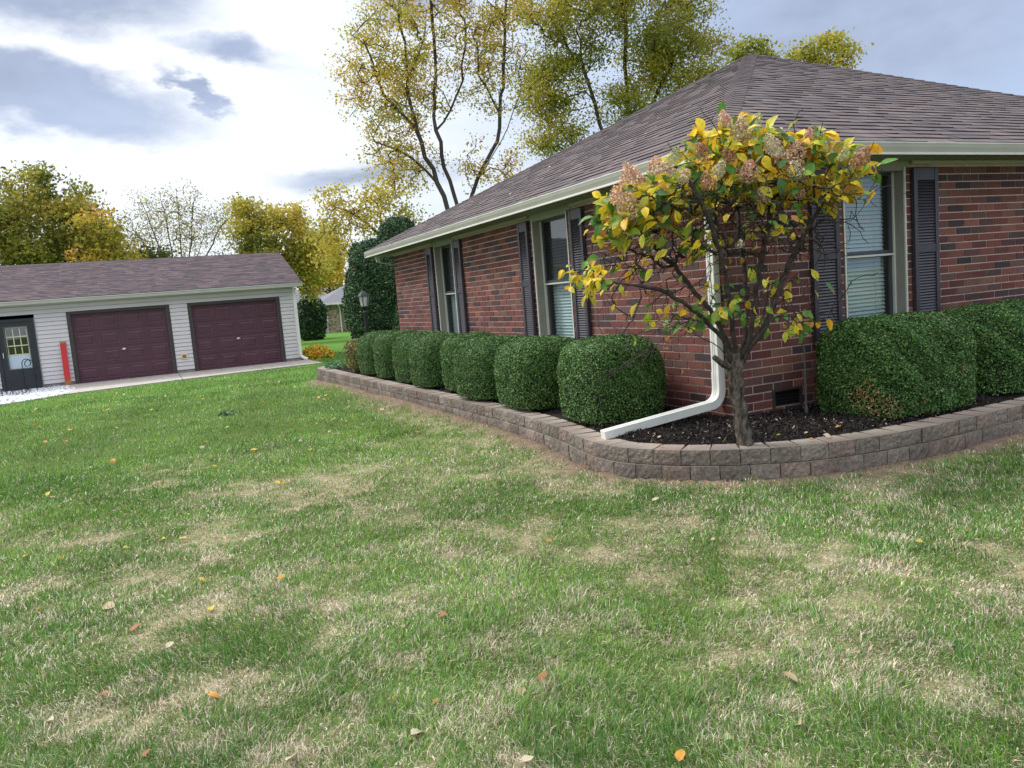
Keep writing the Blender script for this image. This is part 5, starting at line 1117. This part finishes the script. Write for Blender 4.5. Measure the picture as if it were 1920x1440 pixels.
# ---------------------------------------------------------------- sky, sun, camera
SUN_AZ,SUN_EL=math.radians(-38),math.radians(48)
def build_world():
    w=bpy.data.worlds.new('World'); SC.world=w; w.use_nodes=True; nt=w.node_tree; nt.nodes.clear()
    L=nt.links.new; out=nt.nodes.new('ShaderNodeOutputWorld'); bg=nt.nodes.new('ShaderNodeBackground'); bg.inputs[1].default_value=.1; L(bg.outputs[0],out.inputs[0])
    sky=nt.nodes.new('ShaderNodeTexSky'); sky.sky_type='NISHITA'; sky.sun_disc=False; sky.sun_elevation=SUN_EL; sky.sun_rotation=SUN_AZ; sky.air_density=1.0; sky.dust_density=1.5
    tc=nt.nodes.new('ShaderNodeTexCoord'); v=tc.outputs['Generated']
    def math_(op,a,b=None,c=None):
        n=nt.nodes.new('ShaderNodeMath'); n.operation=op
        for i,q in enumerate((a,b,c)):
            if q is None: continue
            if hasattr(q,'is_output'): L(q,n.inputs[i])
            else: n.inputs[i].default_value=q
        return n.outputs[0]
    sp=nt.nodes.new('ShaderNodeSeparateXYZ'); L(v,sp.inputs[0]); X,Y,Z=sp.outputs
    az=math_('MULTIPLY',math_('ARCTAN2',X,Y),57.2958); el=math_('MULTIPLY',math_('ARCSINE',Z),57.2958)
    def noise(scale,detail,stretch=(1,1,2.2),off=(0,0,0),rough=.6):
        mp=nt.nodes.new('ShaderNodeMapping'); mp.inputs['Scale'].default_value=stretch; mp.inputs['Location'].default_value=off; L(v,mp.inputs['Vector'])
        return nnoise(nt,scale,detail,mp.outputs[0],rough).outputs[0]
    n1=noise(7,5); n2=noise(7,5,off=(3,5,1)); n3=noise(22,4,off=(1,2,3))
    azd=math_('ADD',az,math_('MULTIPLY_ADD',n1,11.0,-5.5)); eld=math_('ADD',math_('ADD',el,math_('MULTIPLY_ADD',n2,5.0,-2.5)),math_('MULTIPLY_ADD',n3,1.8,-.9))
    def blob(a0,e0,ra,re,k=0.0,hard=.5):
        da=math_('DIVIDE',math_('SUBTRACT',azd,a0),ra); de=math_('DIVIDE',math_('SUBTRACT',math_('SUBTRACT',eld,e0),math_('MULTIPLY',math_('SUBTRACT',azd,a0),k)),re)
        d=math_('SQRT',math_('ADD',math_('MULTIPLY',da,da),math_('MULTIPLY',de,de)))
        mr=nt.nodes.new('ShaderNodeMapRange'); mr.interpolation_type='SMOOTHSTEP'; L(d,mr.inputs[0]); mr.inputs[1].default_value=1+hard*.5; mr.inputs[2].default_value=1-hard*.5; mr.inputs[3].default_value=0; mr.inputs[4].default_value=1
        return mr.outputs[0]
    B=[blob(*b) for b in [(-4.5,14.2,9.3,2.4,-.12,.75),(-5,21.0,11,3.0,.0,.9),(8,17.2,3.4,.9,-.2,1.6),(5.2,14.6,1.6,.9,-.9,1.1),(16,9.0,5,1.0,0,1.7),(-18,14,8,4,0,.6),(5,30,18,5,0,.8),(50,15,9,3.5,-.1,1.3),(20,20.5,4,1.6,0,1.2)]]
    dark=B[0]
    for q in B[1:]: dark=math_('MAXIMUM',dark,q)
    # right-hand thinner sky
    mr=nt.nodes.new('ShaderNodeMapRange'); mr.interpolation_type='SMOOTHSTEP'; L(azd,mr.inputs[0]); mr.inputs[1].default_value=13; mr.inputs[2].default_value=42
    right=mr.outputs[0]
    hi=nt.nodes.new('ShaderNodeMapRange'); hi.interpolation_type='SMOOTHSTEP'; L(eld,hi.inputs[0]); hi.inputs[1].default_value=24; hi.inputs[2].default_value=42
    n4=noise(3.2,5,off=(7,7,2)); r4=ramp(nt,n4,[(.35,(0,0,0)),(.7,(1,1,1))])
    white=(WS*1.08,WS*1.10,WS*1.13); grey=(WS*.35,WS*.41,WS*.56); blue=(WS*.46,WS*.57,WS*.79)
    c=mixc(nt,white,(WS*.86,WS*.93,WS*1.05),r4.outputs[0])
    hic=mixc(nt,(WS*1.7,WS*1.78,WS*1.95),(WS*2.4,WS*2.45,WS*2.5),r4.outputs[0])
    rc=mixc(nt,blue,(WS*.58,WS*.69,WS*.93),r4.outputs[0]); c=mixc(nt,c,rc,right)
    n5=noise(5,4,off=(2,8,4)); dk=mixc(nt,grey,(WS*.50,WS*.58,WS*.78),ramp(nt,n5,[(.35,(0,0,0)),(.7,(1,1,1))]).outputs[0])
    c=mixc(nt,c,dk,dark); c=mixc(nt,c,hic,hi.outputs[0])
    fin=mixc(nt,sky.outputs[0],c,.86); L(fin,bg.inputs[0])
WS=7.2
build_world()
sd_=bpy.data.lights.new('sun','SUN'); sd_.energy=2.4; sd_.angle=math.radians(11); sd_.color=(1,.965,.91); so=bpy.data.objects.new('sun',sd_); COL.objects.link(so)
dv=Vector((math.sin(SUN_AZ)*math.cos(SUN_EL),math.cos(SUN_AZ)*math.cos(SUN_EL),math.sin(SUN_EL))); so.rotation_euler=dv.to_track_quat('Z','Y').to_euler(); so.location=(0,0,30)
cd=bpy.data.cameras.new('camera'); cam=bpy.data.objects.new('camera',cd); COL.objects.link(cam); SC.camera=cam
cd.sensor_fit='HORIZONTAL'; cd.sensor_width=36; cd.lens=36*1468.5/1920; cd.clip_start=.05; cd.clip_end=3000
yaw,pitch,roll=.4324,.1136,-.081
fw=Vector((math.sin(yaw)*math.cos(pitch),math.cos(yaw)*math.cos(pitch),-math.sin(pitch))); r0=Vector((math.cos(yaw),-math.sin(yaw),0)); u0_=r0.cross(fw)
r_=r0*math.cos(roll)+u0_*math.sin(roll); u_=-r0*math.sin(roll)+u0_*math.cos(roll)
cam.matrix_world=Matrix(((r_.x,u_.x,-fw.x,0),(r_.y,u_.y,-fw.y,0),(r_.z,u_.z,-fw.z,0),(0,0,0,1)))
bpy.context.view_layer.update()
for o in list(SC.objects):
    if '_wb' in o: del o['_wb']
    if o.parent is None:
        m=o.matrix_world.copy() if o.type=='CAMERA' else None
        o.location.z+=LIFT
SC.view_settings.view_transform='Standard'; SC.view_settings.look='None'; SC.view_settings.gamma=1; SC.view_settings.exposure=EXPO
SC.render.engine='CYCLES'; SC.render.resolution_x=1024; SC.render.resolution_y=768
SC.cycles.transparent_max_bounces=12; SC.cycles.max_bounces=6
